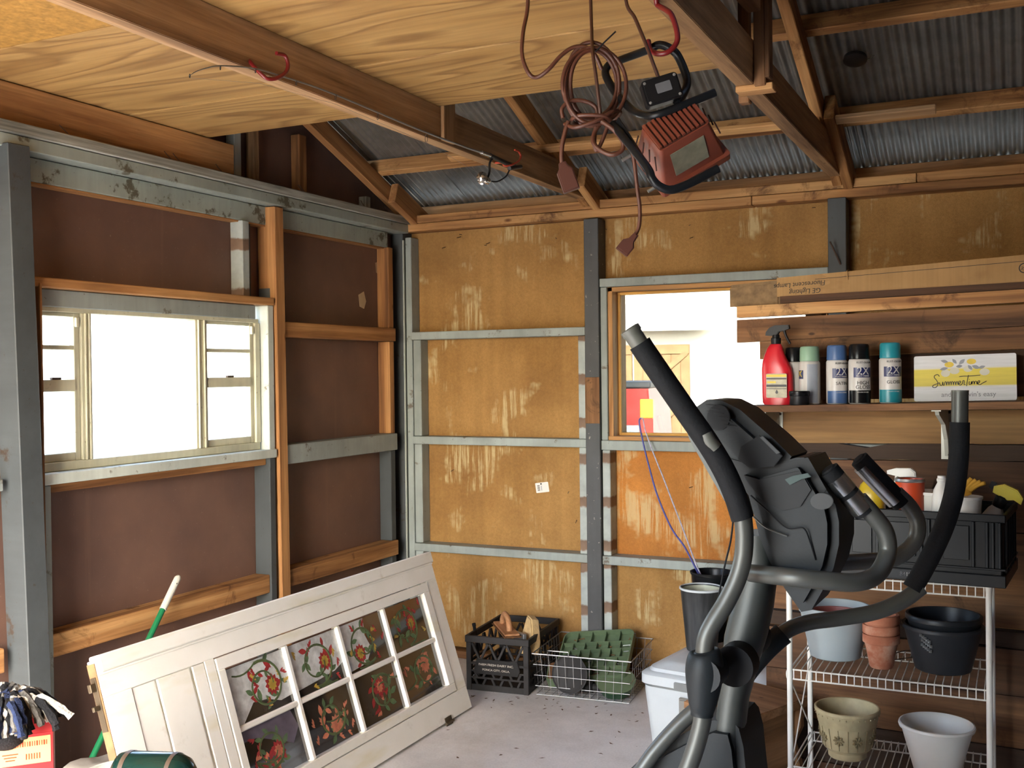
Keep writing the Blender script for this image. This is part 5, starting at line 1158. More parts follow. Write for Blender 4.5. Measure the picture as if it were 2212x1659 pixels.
# --- axle and hub
an = cp(1530, 1452, 2.12); af = an+AX*.40
eput(tube('axle', [an, af], .016, 'shroud_dark', None, 14))
eput(tube('hub', [cp(1583, 1440, 2.17), cp(1583, 1440, 2.17)+AX*.05], 0.042, 'screen_black', None, 24)); eput(tube('hub', [an+AX*.27, an+AX*.33], 0.042, 'screen_black', None, 24))
# --- console
sweep('console_housing', [(1600, 1030), (1640, 1012), (1715, 990), (1732, 990), (1752, 1012), (1782, 1062), (1800, 1092), (1808, 1130), (1808, 1180), (1796, 1232), (1775, 1275), (1748, 1322), (1726, 1326), (1690, 1275), (1655, 1212), (1636, 1165), (1622, 1110)], 2.16, .20, 'shroud_grey', .028)
sweep('console_nose', [(1560, 990), (1640, 1012), (1740, 990), (1780, 1060), (1745, 1115), (1690, 1128), (1640, 1105), (1600, 1060)], 2.155, .21, 'shroud_dark', .022)
sweep('console_head', [(1484, 905), (1494, 882), (1520, 864), (1552, 866), (1592, 886), (1624, 914), (1668, 952), (1704, 988), (1690, 1010), (1640, 1030), (1600, 1030), (1560, 985), (1520, 950), (1492, 928)], 2.16, .19, 'shroud_grey', .026)
sweep('rear_cover', [(1474, 912), (1486, 896), (1510, 930), (1560, 1010), (1590, 1070), (1606, 1120), (1590, 1128), (1560, 1080), (1520, 1010), (1486, 950)], 2.20, .15, 'mast_grey', .016)
def decal(name, poly, d, h, mat): return sweep(name, poly, d, h, mat, .001)
decal('speaker_recess', [(1548+38*math.cos(a)*.55-14*math.sin(a)+4, 888+14+38*math.sin(a)*.62+16*math.cos(a)) for a in [2*math.pi*k/20 for k in range(20)]], 2.157, .006, 'screen_black')
for k in range(6): decal('speaker_bar', [(1524+k*8, 872+k*9), (1544+k*9, 874+k*9), (1546+k*9, 877+k*9), (1526+k*8, 876+k*9)], 2.1555, .003, 'shroud_dark')
decal('display_bezel', [(1600, 965), (1640, 940), (1690, 985), (1672, 1008), (1620, 1012), (1594, 992)], 2.157, .006, 'screen_black'); decal('display_strip', [(1640, 945), (1648, 942), (1686, 978), (1678, 982)], 2.1545, .002, 'button_grey')
decal('oval_button', [(1775+25*math.cos(a), 1083+18*math.sin(a)) for a in [2*math.pi*k/20 for k in range(20)]], 2.148, .008, 'button_grey')
decal('emblem', [(1695, 1036), (1712, 1028), (1745, 1022), (1752, 1030), (1730, 1036), (1706, 1048)], 2.150, .004, 'emblem_grey')
eput(tube('seam', catmull([onA(1622, 1070, 2.158), onA(1660, 1105, 2.150), onA(1700, 1140, 2.150), onA(1735, 1140, 2.150), onA(1750, 1170, 2.156), onA(1762, 1210, 2.158)], 6), .0016, 'screen_black', None, 5)); eput(tube('trim_bead', catmull([onA(1626, 1115, 2.158), onA(1655, 1140, 2.153), onA(1700, 1158, 2.153)], 6), .002, 'frame_silver', None, 6))
# --- fixed handlebars with pulse grips
def path(l, n=6): return catmull([cp(*p) for p in l], n)
hb1 = eput(tube('fixed_handlebar', path([(1622, 1238, 2.20), (1700, 1246, 2.10), (1780, 1254, 2.08), (1850, 1258, 2.09), (1895, 1240, 2.12), (1917, 1195, 2.15), (1912, 1150, 2.15), (1885, 1112, 2.15), (1855, 1078, 2.15)]), .0182, 'frame_silver', None, 16))
hb2 = eput(tube('fixed_handlebar', path([(1690, 1225, 2.36), (1780, 1218, 2.38), (1880, 1212, 2.40), (1935, 1205, 2.40), (1975, 1170, 2.40), (1982, 1130, 2.40), (1965, 1095, 2.40), (1935, 1065, 2.40)]), .0182, 'frame_silver', None, 16))
def gput(o, par): o.parent = par; return o
for hb, a, b, d, chrome in ((hb1, (1790, 1015), (1868, 1108), 2.15, True), (hb2, (1856, 992), (1948, 1088), 2.40, False)):
    p0, p1 = cp(*a, d), cp(*b, d); v = p1-p0
    gput(tube('grip', [p0-v*.02, p0, p0+v*.02, p1-v*.02, p1], lambda t: .0215 if .05 < t else .012, 'foam_black', None, 18), hb)
    gput(lathe('grip_cap', [(0, -.006), (.014, -.004), (.021, .004), (.021, .01)], 'foam_black', None, 18), hb).matrix_local = Matrix.Translation(p0) @ (Vector((0, 0, 1)).rotation_difference(v).to_matrix().to_4x4())
    if chrome:
        for t0, t1 in ((.18, .50), (.58, .93)): gput(tube('pulse_plate', [p0+v*t0, p0+v*t1], .0226, 'chrome', None, 20), hb)
    else: gput(tube('pulse_plate', [p0+v*.1-UP*.004-RT*.004, p1-v*.1-UP*.004-RT*.004], .0212, 'chrome', None, 20), hb)
# --- swinging arms
NA = 2.12
arm1 = eput(tube('swing_arm', path([(1604, 1110, NA), (1608, 1155, NA), (1605, 1205, NA), (1592, 1252, NA), (1568, 1302, NA), (1543, 1342, NA), (1527, 1375, NA), (1522, 1410, NA), (1524, 1450, NA), (1520, 1530, NA), (1512, 1580, NA), (1490, 1650, NA), (1440, 1780, NA), (1420, 1900, NA)]), .0184, 'frame_silver', None, 16))
gput(tube('foam_grip', path([(1382, 742, NA), (1395, 762, NA), (1440, 828, NA), (1485, 893, NA), (1528, 955, NA), (1562, 1012, NA), (1586, 1065, NA), (1604, 1120, NA)]), .0228, 'foam_black', None, 18), arm1)
gput(tube('arm_end', path([(1363, 715, NA), (1390, 756, NA)], 3), .0185, 'cap_grey', None, 16), arm1)
gput(tube('end_cap', path([(1359, 709, NA), (1361, 712, NA), (1365, 718, NA), (1367, 721, NA)], 2), lambda t: .015 if t < .05 else .0205, 'cap_grey', None, 18), arm1)
gput(tube('pivot_sleeve', path([(1524, 1404, NA), (1525, 1412, NA), (1522, 1440, NA), (1520, 1480, NA), (1517, 1530, NA), (1516, 1545, NA)], 4), lambda t: .0225+.0155*math.sin(math.pi*min(1, t*1.15))**1.2, 'shroud_grey', None, 20), arm1)
gput(tube('pivot_boss', [an-AX*.03, an+AX*.03], .034, 'shroud_grey', None, 20), arm1)
DFA = 2.46
arm2 = eput(tube('swing_arm', path([(1990, 1268, DFA), (1950, 1297, DFA), (1890, 1322, DFA), (1810, 1336, DFA), (1745, 1345, DFA), (1700, 1362, DFA), (1665, 1392, DFA), (1630, 1430, DFA), (1600, 1500, DFA), (1580, 1600, DFA), (1600, 1750, DFA)]), .0184, 'frame_silver', None, 16))
gput(tube('foam_grip', path([(2073, 912, DFA), (2072, 960, DFA), (2069, 1010, DFA), (2060, 1070, DFA), (2042, 1130, DFA), (2018, 1185, DFA), (1992, 1235, DFA), (1970, 1272, DFA)]), .0222, 'foam_black', None, 18), arm2)
gput(tube('arm_end', path([(2074, 846, DFA), (2073, 918, DFA)], 3), .0185, 'frame_silver', None, 16), arm2); gput(tube('end_cap', path([(2074, 843, DFA), (2074, 847, DFA)], 2), .0188, 'cap_grey', None, 16), arm2)
gput(tube('pivot_sleeve', path([(1692, 1368, DFA), (1676, 1382, DFA), (1652, 1405, DFA), (1622, 1440, DFA), (1600, 1470, DFA)], 4), lambda t: .026-.002*t, 'shroud_grey', None, 20), arm2)
# silver link rod seen left of the sleeve
eput(tube('link_rod', path([(1500, 1535, 2.3), (1470, 1562, 2.3), (1430, 1605, 2.3), (1395, 1650, 2.3), (1340, 1740, 2.3), (1300, 1850, 2.3)]), .0165, 'frame_silver', None, 14))
for s, off in ((-.2, -.35), (.2, -.75)):
    pd = eput(beam('pedal_arm', fl_(.1, s, .32), fl_(off-.15, s, .24), .04, .05, 'frame_silver', None, wood=False)); gput(beam('foot_plate', fl_(off-.02, s, .29), fl_(off-.36, s, .265), .14, .03, 'rubber', None, wood=False, bevel=.01), pd)
gput(tube('grip_tear', path([(1524, 938, NA-.012), (1532, 952, NA-.014), (1545, 968, NA-.012)], 3), .014, 'cap_grey', None, 8), arm1)
eput(tube('console_cable', path([(1584, 1122, 2.2), (1578, 1170, 2.2), (1566, 1220, 2.22), (1556, 1270, 2.24), (1550, 1300, 2.28)]), .0022, 'rubber', None, 6))
# ================================================================== HUNG FROM THE BEAMS
simple('hook_red', '#6a1517', .35, var=.06); simple('hook_orange', '#b5402a', .4); simple('rod_steel', '#8d9093', .3, .8); simple('rod_black', '#161719', .4); simple('reel_chrome', '#b0aaa2', .2, .9); simple('spool_line', '#a06a3e', .5)
XB = 1.135                                              # just clear of the beam's face (1.105)
def X(px, py, x=XB): return onX(px, py, x)
# two vinyl hooks screwed into the first beam
hk = tube('utility_hook', catmull([Vector((1.098, X(560, 140).y, 2.395)), X(553, 148, 1.135), X(562, 158, 1.15), X(578, 170, 1.165), X(600, 168, 1.175), X(618, 155, 1.18), X(622, 138, 1.18), X(615, 120, 1.175), X(597, 115, 1.17)], 6), .0058, 'hook_red', None, 10); tag(hk, 'red vinyl coated hook holding the fishing rod tip section', 'hook', 'red hooks on the first beam')
hk = tube('utility_hook', catmull([Vector((1.10, X(1085, 360).y, 2.372)), X(1085, 352, 1.14), X(1090, 358, 1.16), X(1105, 356, 1.175), X(1120, 348, 1.18), X(1125, 338, 1.18), X(1120, 327, 1.175), X(1112, 324, 1.17)], 6), .0042, 'hook_orange', None, 10); tag(hk, 'thin orange hook at the fishing reel end of the beam', 'hook', 'red hooks on the first beam')
fr_ = empty('fishing_rod', 'spinning rod with chrome reel hung along the first beam', 'fishing rod', X(1060, 345, 1.165))
def fput(o, par=None):
    o.parent = par or fr_; o.matrix_parent_inverse = Matrix.Translation(-fr_.location); return o
XR_ = 1.168
rp = [X(px, py, XR_) for px, py in ((408, 164), (425, 154), (450, 146), (478, 142), (550, 148), (620, 168), (700, 195), (800, 236), (900, 278), (1000, 316), (1045, 331))]
fput(tube('rod_blank', catmull(rp, 5), lambda t: .0010+.0032*t, 'rod_steel', None, 8))
for px, py, r in ((410, 163, .004), (476, 146, .004), (552, 152, .0045), (640, 178, .005), (725, 208, .006), (816, 250, .008), (921, 296, .011)):
    c = X(px, py+r*260, XR_); dirv = (rp[-1]-rp[0]).normalized()
    ring = [c+Vector((0, 0, 1))*r*math.cos(a)*1.25+Vector((1, 0, 0)).cross(Vector((0, 0, 1)))*r*math.sin(a)*.55+Vector((1, 0, 0))*r*.8*math.sin(a) for a in [2*math.pi*k/14 for k in range(14)]]
    g_ = fput(tube('guide_ring', ring, .0009, 'rod_black', None, 5, True)); fput(tube('guide_foot', [c+Vector((0, 0, r*1.2)), X(px+4, py-1, XR_)], .0009, 'rod_black', None, 5), g_)
fput(tube('foregrip', [X(1040, 330, XR_), X(1060, 337, XR_)], .0085, 'reel_chrome', None, 12)); fput(tube('reel_seat', [X(1058, 336, XR_), X(1092, 352, XR_)], .0095, 'rod_black', None, 14)); fput(tube('rear_grip', [X(1088, 350, XR_), X(1112, 358, XR_)], .0075, 'rod_black', None, 12))
fput(tube('reel_stem', catmull([X(1066, 340, XR_), X(1058, 352, XR_), X(1057, 372, XR_), X(1052, 388, XR_)], 5), .0045, 'rod_black', None, 10))
rc = X(1042, 385, XR_)
rl = fput(lathe('reel_spool', [(0, -.02), (.018, -.02), (.021, -.016), (.015, -.012), (.015, .010), (.021, .014), (.019, .018), (.006, .024), (0, .024)], 'reel_chrome', None, 24, M=Matrix.Translation(rc) @ Matrix.Rotation(math.radians(78), 4, 'X') @ Matrix.Rotation(math.radians(20), 4, 'Y')))
fput(lathe('spooled_line', [(.0165, -.011), (.0175, 0), (.0165, .009)], 'spool_line', None, 24, M=Matrix.Translation(rc) @ Matrix.Rotation(math.radians(78), 4, 'X') @ Matrix.Rotation(math.radians(20), 4, 'Y')), rl)
bail = [rc+Vector((.008*math.sin(a), -.028*math.cos(a), -.004+.026*math.sin(a))) for a in [math.radians(-30+24*k) for k in range(11)]]
fput(tube('bail_wire', bail, .0012, 'reel_chrome', None, 6)); fput(tube('reel_body', [rc+Vector((.004, .012, -.006)), rc+Vector((.006, .034, -.006))], .0135, 'reel_chrome', None, 14))
fput(tube('crank', catmull([X(1062, 392, XR_), X(1075, 392, XR_+.01), X(1092, 382, XR_+.02), X(1100, 368, XR_+.03)], 5), .003, 'rod_black', None, 8)); fput(tube('crank_knob', [X(1100, 364, XR_+.03), X(1125, 360, XR_+.03)], .0085, 'rod_black', None, 14))
fput(tube('line', [X(408, 168, XR_), X(560, 180, XR_), X(725, 225, XR_), X(921, 308, XR_), X(1035, 375, XR_)], .0004, 'pale_metal', None, 4))

# big hook in the second beam, carrying the work light
HD = 2.28
KD = 1.065
def H(px, py, d=HD): return cp(px, py, d*KD)
hk = tube('utility_hook', catmull([onZ(1418, 2, 2.366)+Vector((0, 0, .02)), onZ(1418, 4, 2.366), H(1422, 12, 2.295), H(1440, 22, 2.26), H(1452, 35, 2.24), H(1463, 72, 2.23), H(1460, 95, 2.23), H(1442, 113, 2.23), H(1420, 116, 2.24), H(1404, 106, 2.26), H(1400, 88, 2.27)], 6), .0062, 'hook_red', None, 10); tag(hk, 'large red hook in the second beam carrying the work light', 'hook')
simple('lamp_red', '#6e3626', .45, var=.14, scale=14); simple('tube_black', '#17191c', .3, .2); simple('lamp_glass', '#3b3a35', .12, .0, var=.35, scale=20); simple('tag_grey', '#5a5c60', .5); simple('lamp_dark', '#3a1b14', .6); simple('plate_olive', '#6f6d5c', .35, var=.3, scale=30)
wl_ = empty('work_light', 'orange red halogen work light with black tube stand hung from a hook', 'work light', H(1440, 260))
def wput(o, par=None): o.parent = par or wl_; o.matrix_parent_inverse = Matrix.Translation(-wl_.location); return o
def wt(n, l, r, mat='tube_black', seg=12): return wput(tube(n, catmull([H(*p) for p in l], 6), r, mat, None, seg))
wt('stand_tube', [(1545, 200, 2.20), (1500, 218, 2.20), (1450, 238, 2.20), (1412, 250, 2.21), (1385, 248, 2.24), (1362, 235, 2.28), (1330, 200, 2.32), (1308, 160, 2.35), (1318, 138, 2.36), (1345, 128, 2.35), (1400, 108, 2.29), (1425, 97, 2.27), (1452, 108, 2.26), (1468, 128, 2.26), (1484, 172, 2.25), (1478, 200, 2.24), (1462, 222, 2.22)], .0095)
wt('stand_tube', [(1325, 268, 2.27), (1350, 300, 2.22), (1398, 362, 2.17), (1408, 385, 2.16), (1424, 402, 2.16), (1450, 410, 2.16), (1490, 396, 2.16), (1552, 364, 2.16)], .0095)
# lamp head: rim frame, tapered back with fins, glass
C = H(1466, 312, 2.25); ex = RT*.915+UP*.40+FW*.22; g_ = (FW*.80+(RT*.41-UP*.91)*.42+RT*.05); g_.normalize(); ex = (ex-g_*ex.dot(g_)).normalized(); ey = g_.cross(ex)
ML = Matrix((ex, ey, g_)).transposed().to_4x4(); ML.translation = C
def frust(n, lo, hi, z0, z1, mat, bev=.003):
    bm = bmesh.new(); a = [bm.verts.new(ML @ Vector((p[0], p[1], z0))) for p in rrect(*lo, .008, 3)]; b = [bm.verts.new(ML @ Vector((p[0], p[1], z1))) for p in rrect(*hi, .008, 3)]; N = len(a)
    bm.faces.new(list(reversed(a))); bm.faces.new(b)
    for k in range(N): bm.faces.new((a[k], a[(k+1) % N], b[(k+1) % N], b[k]))
    bmesh.ops.recalc_face_normals(bm, faces=bm.faces); return wput(mesh_obj(n, bm, mat, None, 30))
frust('housing', (.125, .085), (.162, .128), -.07, .03, 'lamp_red'); frust('front_frame', (.178, .146), (.178, .146), .03, .048, 'lamp_red'); frust('glass', (.150, .108), (.150, .108), .0475, .051, 'lamp_glass'); frust('back_plate', (.118, .078), (.118, .078), -.0725, -.07, 'lamp_dark')
FS = 1 if ey.dot(UP) > 0 else -1
for k in range(11):
    x = -.058+.0116*k
    bm = bmesh.new(); bm_prism(bm, [(-.078, -.038), (-.0725, -.038), (-.0725, .038), (-.078, .038)], x-.0032, x+.0032, ML @ Matrix(((0, 0, 1, 0), (0, 1, 0, 0), (1, 0, 0, 0), (0, 0, 0, 1))))
    wput(mesh_obj('cooling_fin', bm, 'lamp_red'))
bm = bmesh.new()
for dz in (0,):
    q = [ML @ Vector((x, -FS*(.0425+(z+.07)*.215+.0012), z)) for x, z in ((-.045, -.05), (.04, -.05), (.04, .012), (-.045, .012))]; q2 = [p+ML.to_3x3() @ Vector((0, -FS*.0012, 0)) for p in q]
    a = [bm.verts.new(p) for p in q]; b = [bm.verts.new(p) for p in q2]; bm.faces.new(a); bm.faces.new(list(reversed(b)))
    for k in range(4): bm.faces.new((a[k], a[(k+1) % 4], b[(k+1) % 4], b[k]))
bmesh.ops.recalc_face_normals(bm, faces=bm.faces); wput(mesh_obj('warning_plate', bm, 'plate_olive'))
for s in (-1, 1):
    for yy in (-.045, -.015, .015, .045): 
        a = ML @ Vector((s*.082, yy, -.02)); wput(tube('vent_slot', [a, ML @ Vector((s*.0755, yy*.8, -.055))], .0018, 'lamp_dark', None, 5))
wput(tube('frame_clip', [ML @ Vector((-.02, -.073, .037)), ML @ Vector((.02, -.073, .037))], .004, 'latch_metal', None, 8)); wput(tube('frame_screw', [ML @ Vector((-.096, .05, .026)), ML @ Vector((-.114, .05, .026))], .004, 'latch_metal', None, 8)); wput(tube('frame_screw', [ML @ Vector((-.096, -.06, .026)), ML @ Vector((-.118, -.06, .026))], .004, 'latch_metal', None, 8))
wput(beam('bracket_bar', H(1332, 262, 2.26), H(1398, 365, 2.17), .004, .022, 'tube_black', None, wood=False))
# junction box
JM = Matrix((ex, (UP*.95-RT*.28).normalized(), -FW)).transposed().to_4x4(); JM = basis(H(1428, 197, 2.21), (RT*.95+UP*.30), (UP*.95-RT*.28))
wput(prism('junction_box', rrect(.082, .058, .008, 4), -.02, .02, 'trigger_black', None, JM, .004)); wput(prism('rating_plate', rrect(.034, .022, .002, 2, .004, .003), .0202, .0208, 'tag_grey', None, JM))
for x, y in ((-.034, -.022), (.034, -.022), (-.034, .022), (.034, .022)): wput(lathe('box_screw', [(0, .0225), (.003, .0215), (.0035, .02)], 'latch_metal', None, 8, M=JM @ Matrix.Translation((x, y, 0))))
simple('cord_brown', '#402519', .5, var=.12, scale=30); simple('cord_orange', '#4d291b', .5, var=.14, scale=30); simple('plug_brown', '#48241a', .5, var=.1); simple('prong', '#b59a68', .3, .9)
wput(tube('supply_cable', catmull([Vector((H(1350, -8, 2.31).x, H(1350, -8, 2.31).y, 2.499)), H(1352, 0, 2.31), H(1372, 40, 2.28), H(1395, 95, 2.24), H(1410, 135, 2.22), H(1424, 172, 2.21)], 6), .0042, 'cord_brown', None, 8))

# coiled extension cord
CD = 2.30
ec = empty('extension_cord', 'rust coloured extension cord coiled and hung beside the work light', 'cord', cp(1280, 200, CD*KD))
def cput(o, par=None): o.parent = par or ec; o.matrix_parent_inverse = Matrix.Translation(-ec.location); return o
def wire(n, l, r=.0048, mat='cord_orange', k=6, d=CD): return cput(tube(n, catmull([cp(p[0], p[1], (p[2] if len(p) > 2 else d)*KD) if len(p) < 4 else Vector(p[:3]) for p in l], k), r, mat, None, 8))
rd = random.Random(31); coil = []
for k in range(5*16+1):
    a = 2*math.pi*k/16+1.9; j = k/16
    rx = 62+7*math.sin(j*2.1)-2.0*j; ry = 74+6*math.cos(j*1.7)+1.5*j; coil.append((1281+rx*math.cos(a)+5*math.sin(j*3), 184-ry*math.sin(a)*1.05+3*math.cos(j*2.3), CD+.008*(j-2.5)+.012*math.sin(a*1+j)))
wire('coil', coil, .0048, k=3)
_t = cp(1140, -10, 2.35*KD); _t2 = cp(1276, -6, 2.36*KD)
wire('lead', [(_t.x, _t.y, 2.499, 0), (1140, 10, 2.35), (1130, 70, 2.33), (1128, 120, 2.32), (1142, 158, 2.31), (1160, 167, 2.31), (1185, 150, 2.30), (1212, 120, 2.30), (1240, 102, 2.30), (1268, 103, 2.30), (1286, 120, 2.30), (1300, 150, 2.31)])
wire('wrap', [(1220, 268), (1245, 275, 2.27), (1290, 260, 2.26), (1325, 240, 2.27), (1340, 244, 2.30), (1318, 262, 2.33), (1260, 270, 2.33), (1235, 262, 2.30), (1250, 250, 2.27), (1300, 250, 2.26), (1320, 262, 2.27)])
wire('wrap', [(1216, 255, 2.28), (1214, 235, 2.28), (1230, 220, 2.28), (1255, 217, 2.28), (1280, 226, 2.28), (1290, 245, 2.28), (1284, 300, 2.28), (1290, 325, 2.28), (1310, 280, 2.28), (1318, 245, 2.28)])
wire('wrap', [(1300, 262, 2.26), (1325, 280, 2.25), (1345, 305, 2.25), (1343, 325, 2.25), (1322, 334, 2.25), (1298, 325, 2.26), (1282, 308, 2.27), (1285, 285, 2.28), (1300, 262, 2.28)], .0055)
wire('tail', [(1228, 262, 2.29), (1222, 280, 2.29), (1215, 310, 2.29), (1213, 335, 2.29), (1214, 352, 2.29)], .0055)
wire('tail', [(1330, 262, 2.27), (1350, 280, 2.25), (1362, 310, 2.24), (1370, 350, 2.24), (1377, 410, 2.24), (1382, 450, 2.24), (1380, 490, 2.24), (1368, 514, 2.24)], .0044)
wire('hanger_cord', [(_t2.x, _t2.y, 2.499, 0), (1276, 0, 2.36), (1278, 60, 2.33), (1280, 110, 2.28), (1288, 170, 2.26), (1296, 240, 2.26), (1296, 262, 2.27)], .0042, 'cord_brown')
wire('cable_tie', [(1286, 112, 2.27), (1294, 104, 2.27), (1305, 92, 2.27), (1330, 68, 2.27)], .0018, 'rubber')
# connectors
def cbasis(a, b, da): 
    z = (cp(*b, da)-cp(*a, da)).normalized(); x = -FW; return basis(cp(*a, da), z.cross(-FW) if True else x, -FW), z
a0, a1 = cp(1214, 352, 2.29*KD), cp(1236, 415, 2.29*KD); z = (a1-a0).normalized(); xs_ = z.cross(FW).normalized(); MS = Matrix((xs_, FW-z*FW.dot(z), z)).transposed().to_4x4(); MS.translation = a0
so = cput(prism('socket_end', [(-.008, 0), (.008, 0), (.011, .012), (.019, .02), (.019, .068), (-.019, .068), (-.019, .02), (-.011, .012)], -.012, .012, 'plug_brown', None, MS @ Matrix(((1, 0, 0, 0), (0, 0, 1, 0), (0, 1, 0, 0), (0, 0, 0, 1))), .003, 30))
for x in (-.009, .009): cput(prism('socket_slot', rrect(.003, .008, .001, 2, x, 0), .0675, .0690, 'rubber', None, MS), so)
b0, b1 = cp(1368, 514, 2.24*KD), cp(1336, 553, 2.24*KD); z = (b1-b0).normalized(); xs_ = z.cross(FW).normalized(); MP = Matrix((xs_, FW-z*FW.dot(z), z)).transposed().to_4x4(); MP.translation = b0
pl_ = cput(prism('plug', [(-.006, -.01), (.006, -.01), (.008, .008), (.016, .018), (.016, .042), (-.016, .042), (-.016, .018), (-.008, .008)], -.011, .011, 'plug_brown', None, MP @ Matrix(((1, 0, 0, 0), (0, 0, 1, 0), (0, 1, 0, 0), (0, 0, 0, 1))), .003, 30))
for x in (-.0065, .0065): cput(prism('prong', rrect(.0015, .006, .0005, 2, x, 0), .042, .060, 'prong', None, MP), pl_)
cput(tube('ground_pin', [MP @ Vector((0, .006, .042)), MP @ Vector((0, .006, .062))], .0024, 'prong', None, 8), pl_)

# ---- sticker on the wall panel (bars only)
simple('sticker_white', '#d8d6d0', .5, var=.02)
st = empty('barcode_sticker', 'small white barcode sticker on the tan panel', 'sticker', (.778, -.0005, .919), 0)
Ms = basis((0, 0, 0), (1, 0, .14), (0, 0, 1))
prism('paper', rrect(.074, .052, .004, 3), 0, .0008, 'sticker_white', st, Ms)
for k in range(7): prism('printed_bar', rrect(.014, .0018 if k % 3 else .003, .0002, 1, -.02, .012-.0042*k), .0008, .0011, 'print_black', st, Ms)
prism('printed_mark', rrect(.008, .008, .001, 2, -.004, .019), .0008, .0011, 'print_black', st, Ms); prism('printed_line', rrect(.004, .026, .0005, 1, -.004, -.003), .0008, .0010, 'grey_print', st, Ms)
# ================================================================== NEAR LEFT CORNER: THINGS ON A LOW WORKTABLE
TZ = .52; tc = Vector((1.28, -3.52, 0))
wt_ = empty('worktable', 'low wooden worktable at the near left', 'table', tc, math.radians(25))
for k in range(4): box('top_board', -.40, .40, -.30+k*.15, -.152+k*.15, TZ-.03, TZ, 'scrap_plank', wt_, .003, True)
for x in (-.35, .35):
    for y in (-.25, .25): box('leg', x-.03, x+.03, y-.03, y+.03, 0, TZ-.0305, 'scrap_plank', wt_, .003, True)
box('apron', -.32, .32, -.26, -.24, TZ-.12, TZ-.031, 'scrap_plank', wt_, .003, True); box('apron', -.32, .32, .24, .26, TZ-.12, TZ-.031, 'scrap_plank', wt_, .003, True)
simple('box_red', '#b3262a', .5, var=.06); simple('box_label', '#d3a070', .55, var=.05); simple('box_shadow', '#2b1413', .8)
# red carton: its label face towards the camera
bc = cp(22, 1640, 2.24); bc.z = TZ
rb_ = empty('red_carton', 'red carton with orange label and open flap holding the rag mop', 'box', bc, math.radians(48))
bwid, bdep = .17, .14; bht = cp(40, 1600, 2.15).z-TZ
def rbx(n, *a, mat='box_red'): return box(n, *a, mat, rb_, .0015)
rbx('carton_floor', -bwid/2, bwid/2, -bdep/2, bdep/2, 0, .004); rbx('carton_side', -bwid/2, bwid/2, -bdep/2, -bdep/2+.004, .004, bht); rbx('carton_side', -bwid/2, bwid/2, bdep/2-.004, bdep/2, .004, bht)
rbx('carton_side', -bwid/2, -bwid/2+.004, -bdep/2+.004, bdep/2-.004, .004, bht); rbx('carton_side', bwid/2-.004, bwid/2, -bdep/2+.004, bdep/2-.004, .004, bht)
o = prism('carton_flap', [(0, 0), (.07, 0), (.066, .024), (.03, .03), (.012, .018)], -.0015, .0015, 'box_red', rb_, basis((.015, -bdep/2+.001, bht), (1, 0, 0), (0, .2, 1)))
prism('carton_label', rrect(.10, .055, .001, 2), 0, .0012, 'box_label', rb_, basis((.03, -bdep/2, bht-.034), (1, 0, 0), (0, 0, 1)))
for k in range(14): prism('printed_bar', rrect(.0016 if k % 3 else .003, .010, .0002, 1, -.016+.0045*k, .014), .0012, .0016, 'tin_orange', rb_, basis((.03, -bdep/2, bht-.034), (1, 0, 0), (0, 0, 1)))
for k in range(3): prism('printed_line', rrect(.03-.006*k, .0022, .0005, 1, -.026, -.004-.006*k), .0012, .0016, 'tin_orange', rb_, basis((.03, -bdep/2, bht-.034), (1, 0, 0), (0, 0, 1)))
for k in range(6): prism('printed_bar', rrect(.0022, .012, .0002, 1, .004+.005*k, -.012), .0012, .0016, 'tin_orange', rb_, basis((.03, -bdep/2, bht-.034), (1, 0, 0), (0, 0, 1)))
# rag mop head: thick looped strands, black, navy and off-white
simple('yarn_black', '#121215', .95, var=.3, scale=90, bump=.8, bscale=220); simple('yarn_white', '#c4c1b6', .95, var=.35, scale=90, bump=.8, bscale=220); simple('yarn_navy', '#1d2a4a', .95, var=.3, scale=90, bump=.8, bscale=220); simple('yarn_grey', '#5b5852', .95, var=.4, scale=90, bump=.8, bscale=220)
mo = empty('mop_head', 'shaggy black white and navy rag mop head on the red carton', 'mop', bc+Vector((0, 0, bht)))
mc0 = cp(2, 1518, 2.2)-mo.location; rd = random.Random(77)
bm = bmesh.new(); bmesh.ops.create_icosphere(bm, subdivisions=3, radius=1)
for v in bm.verts: v.co = Vector((v.co.x*.062, v.co.y*.055, v.co.z*.05))*(1+.1*mnoise.noise(v.co*3))+mc0+Vector((0, 0, -.05))
mesh_obj('mop_core', bm, 'yarn_black', mo, True)
for k in range(150):
    a = rd.uniform(-.35, 6.2); e = rd.uniform(.35, 1.25)
    dr = Vector((math.cos(a)*math.sin(e), math.sin(a)*math.sin(e), math.cos(e)))
    p0 = mc0+Vector((dr.x*.05, dr.y*.045, dr.z*.04-.03)); side = Vector((rd.uniform(-.01, .01), rd.uniform(-.01, .01), 0)); L = rd.uniform(.04, .075)
    out = Vector((dr.x, dr.y, 0))
    pts = [p0, p0+out*L*.5+Vector((0, 0, .018))+side, p0+out*L*.95+Vector((0, 0, -.008))+side*2, p0+out*L*1.15+Vector((0, 0, -.022-rd.uniform(0, .02)))+side*2.5]
    tube('yarn_strand', catmull(pts, 3), (lambda r0, f0: (lambda t: r0*(1+.22*math.sin(f0+t*19))))(rd.uniform(.006, .0085), rd.uniform(0, 6)), rd.choice(['yarn_white', 'yarn_white', 'yarn_black', 'yarn_black', 'yarn_grey', 'yarn_navy']), mo, 6)
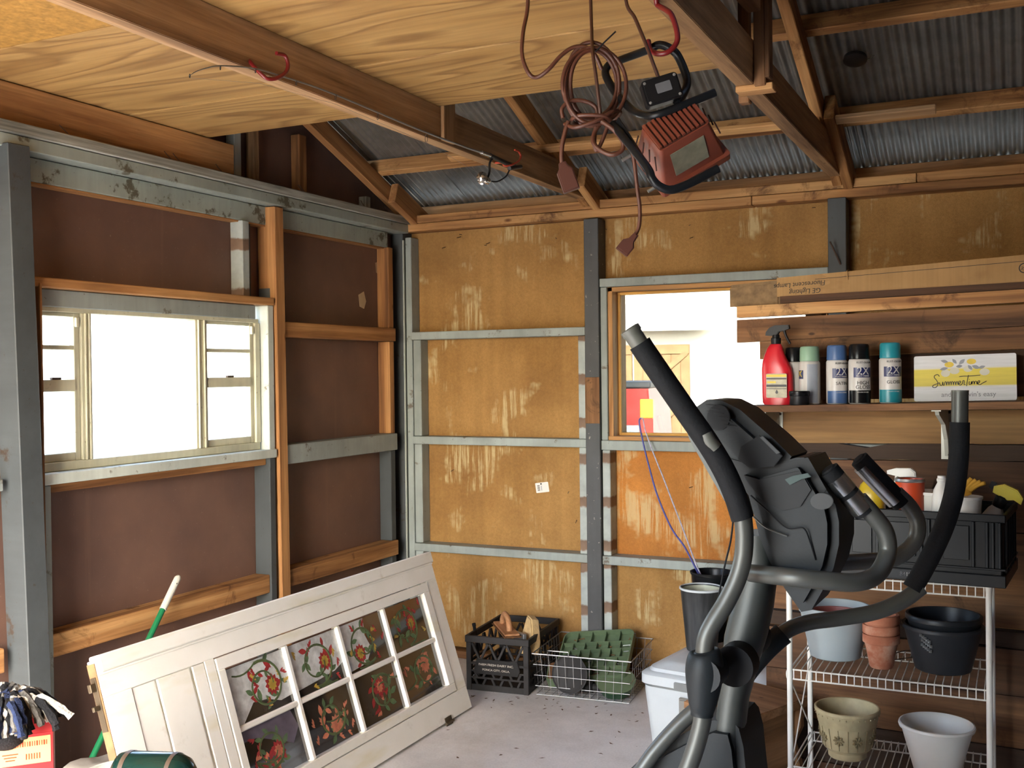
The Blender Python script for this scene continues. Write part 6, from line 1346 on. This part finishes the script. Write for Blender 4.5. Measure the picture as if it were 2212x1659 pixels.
# enamel basin with a dark green bottle lying across it
simple('enamel_white', '#c9cdc2', .3, var=.05); simple('bottle_green', '#0d2b25', .18, var=.1, scale=6); simple('label_brown', '#5b4a3c', .5, var=.2, scale=30)
ec0 = cp(262, 1705, 2.18); zb = cp(262, 1648, 2.25).z
bs = empty('enamel_basin', 'pale enamel basin under the green gas bottle', 'basin', (ec0.x, ec0.y, TZ+.001))
bh_ = zb-TZ
lathe('basin_wall', [(0, 0), (.05, 0), (.054, .004), (.072, bh_*.6), (.080, bh_-.004), (.083, bh_), (.080, bh_+.002), (.074, bh_-.006), (.05, .01), (0, .008)], 'enamel_white', bs, 40); lathe('basin_rim', [(.080, bh_-.002), (.0845, bh_), (.083, bh_+.004), (.079, bh_+.002)], 'enamel_white', bs, 40)
p0, p1 = cp(250, 1668, 2.14), cp(420, 1676, 2.10); ax = (p1-p0).normalized(); R_ = .043
gbn = empty('gas_bottle', 'dark green gas bottle lying on its side over the basin', 'bottle', p0)
Lb = (p1-p0).length
MB_ = Vector((0, 0, 1)).rotation_difference(ax).to_matrix().to_4x4()
lathe('bottle_shell', [(0, 0), (R_*.6, .002), (R_*.9, .012), (R_, .028), (R_, Lb*.72), (R_*.96, Lb*.80), (R_*.8, Lb*.90), (R_*.5, Lb*.97), (.012, Lb), (0, Lb)], 'bottle_green', gbn, 36, M=MB_)
lathe('valve', [(.011, Lb-.002), (.012, Lb+.006), (.008, Lb+.008), (.008, Lb+.016), (0, Lb+.016)], 'latch_metal', gbn, 16, M=MB_)
for z0, z1, mt in ((Lb*.16, Lb*.22, 'label_brown'), (Lb*.74, Lb*.79, 'label_brown')):
    lathe('label_band', [(R_+.0004, z0), (R_+.0008, z0+.001), (R_+.0006, z1)] if z0 < Lb*.5 else [(R_*.99+.001, z0), (R_*.965+.001, z1)], mt, gbn, 36, M=MB_)
def wrap_axis(body, size, zc, a0, mat):
    o = text('printed_text', body, size, mat, gbn, Matrix(), .0003)
    for v in o.data.vertices: a = a0+v.co.y/R_; v.co = MB_ @ Vector(((R_+.0006)*math.cos(a), (R_+.0006)*math.sin(a), zc+v.co.x))
    return o

for nm_ in ('crate_black', 'crate_black2', 'black_plastic', 'charcoal_pot', 'trigger_black', 'can_black', 'wet_black', 'rubber', 'crate_dark', 'crate_panel', 'button_grey', 'emblem_grey', 'tube_black'): MATS[nm_].node_tree.nodes['Principled BSDF'].inputs['Specular IOR Level'].default_value = .22
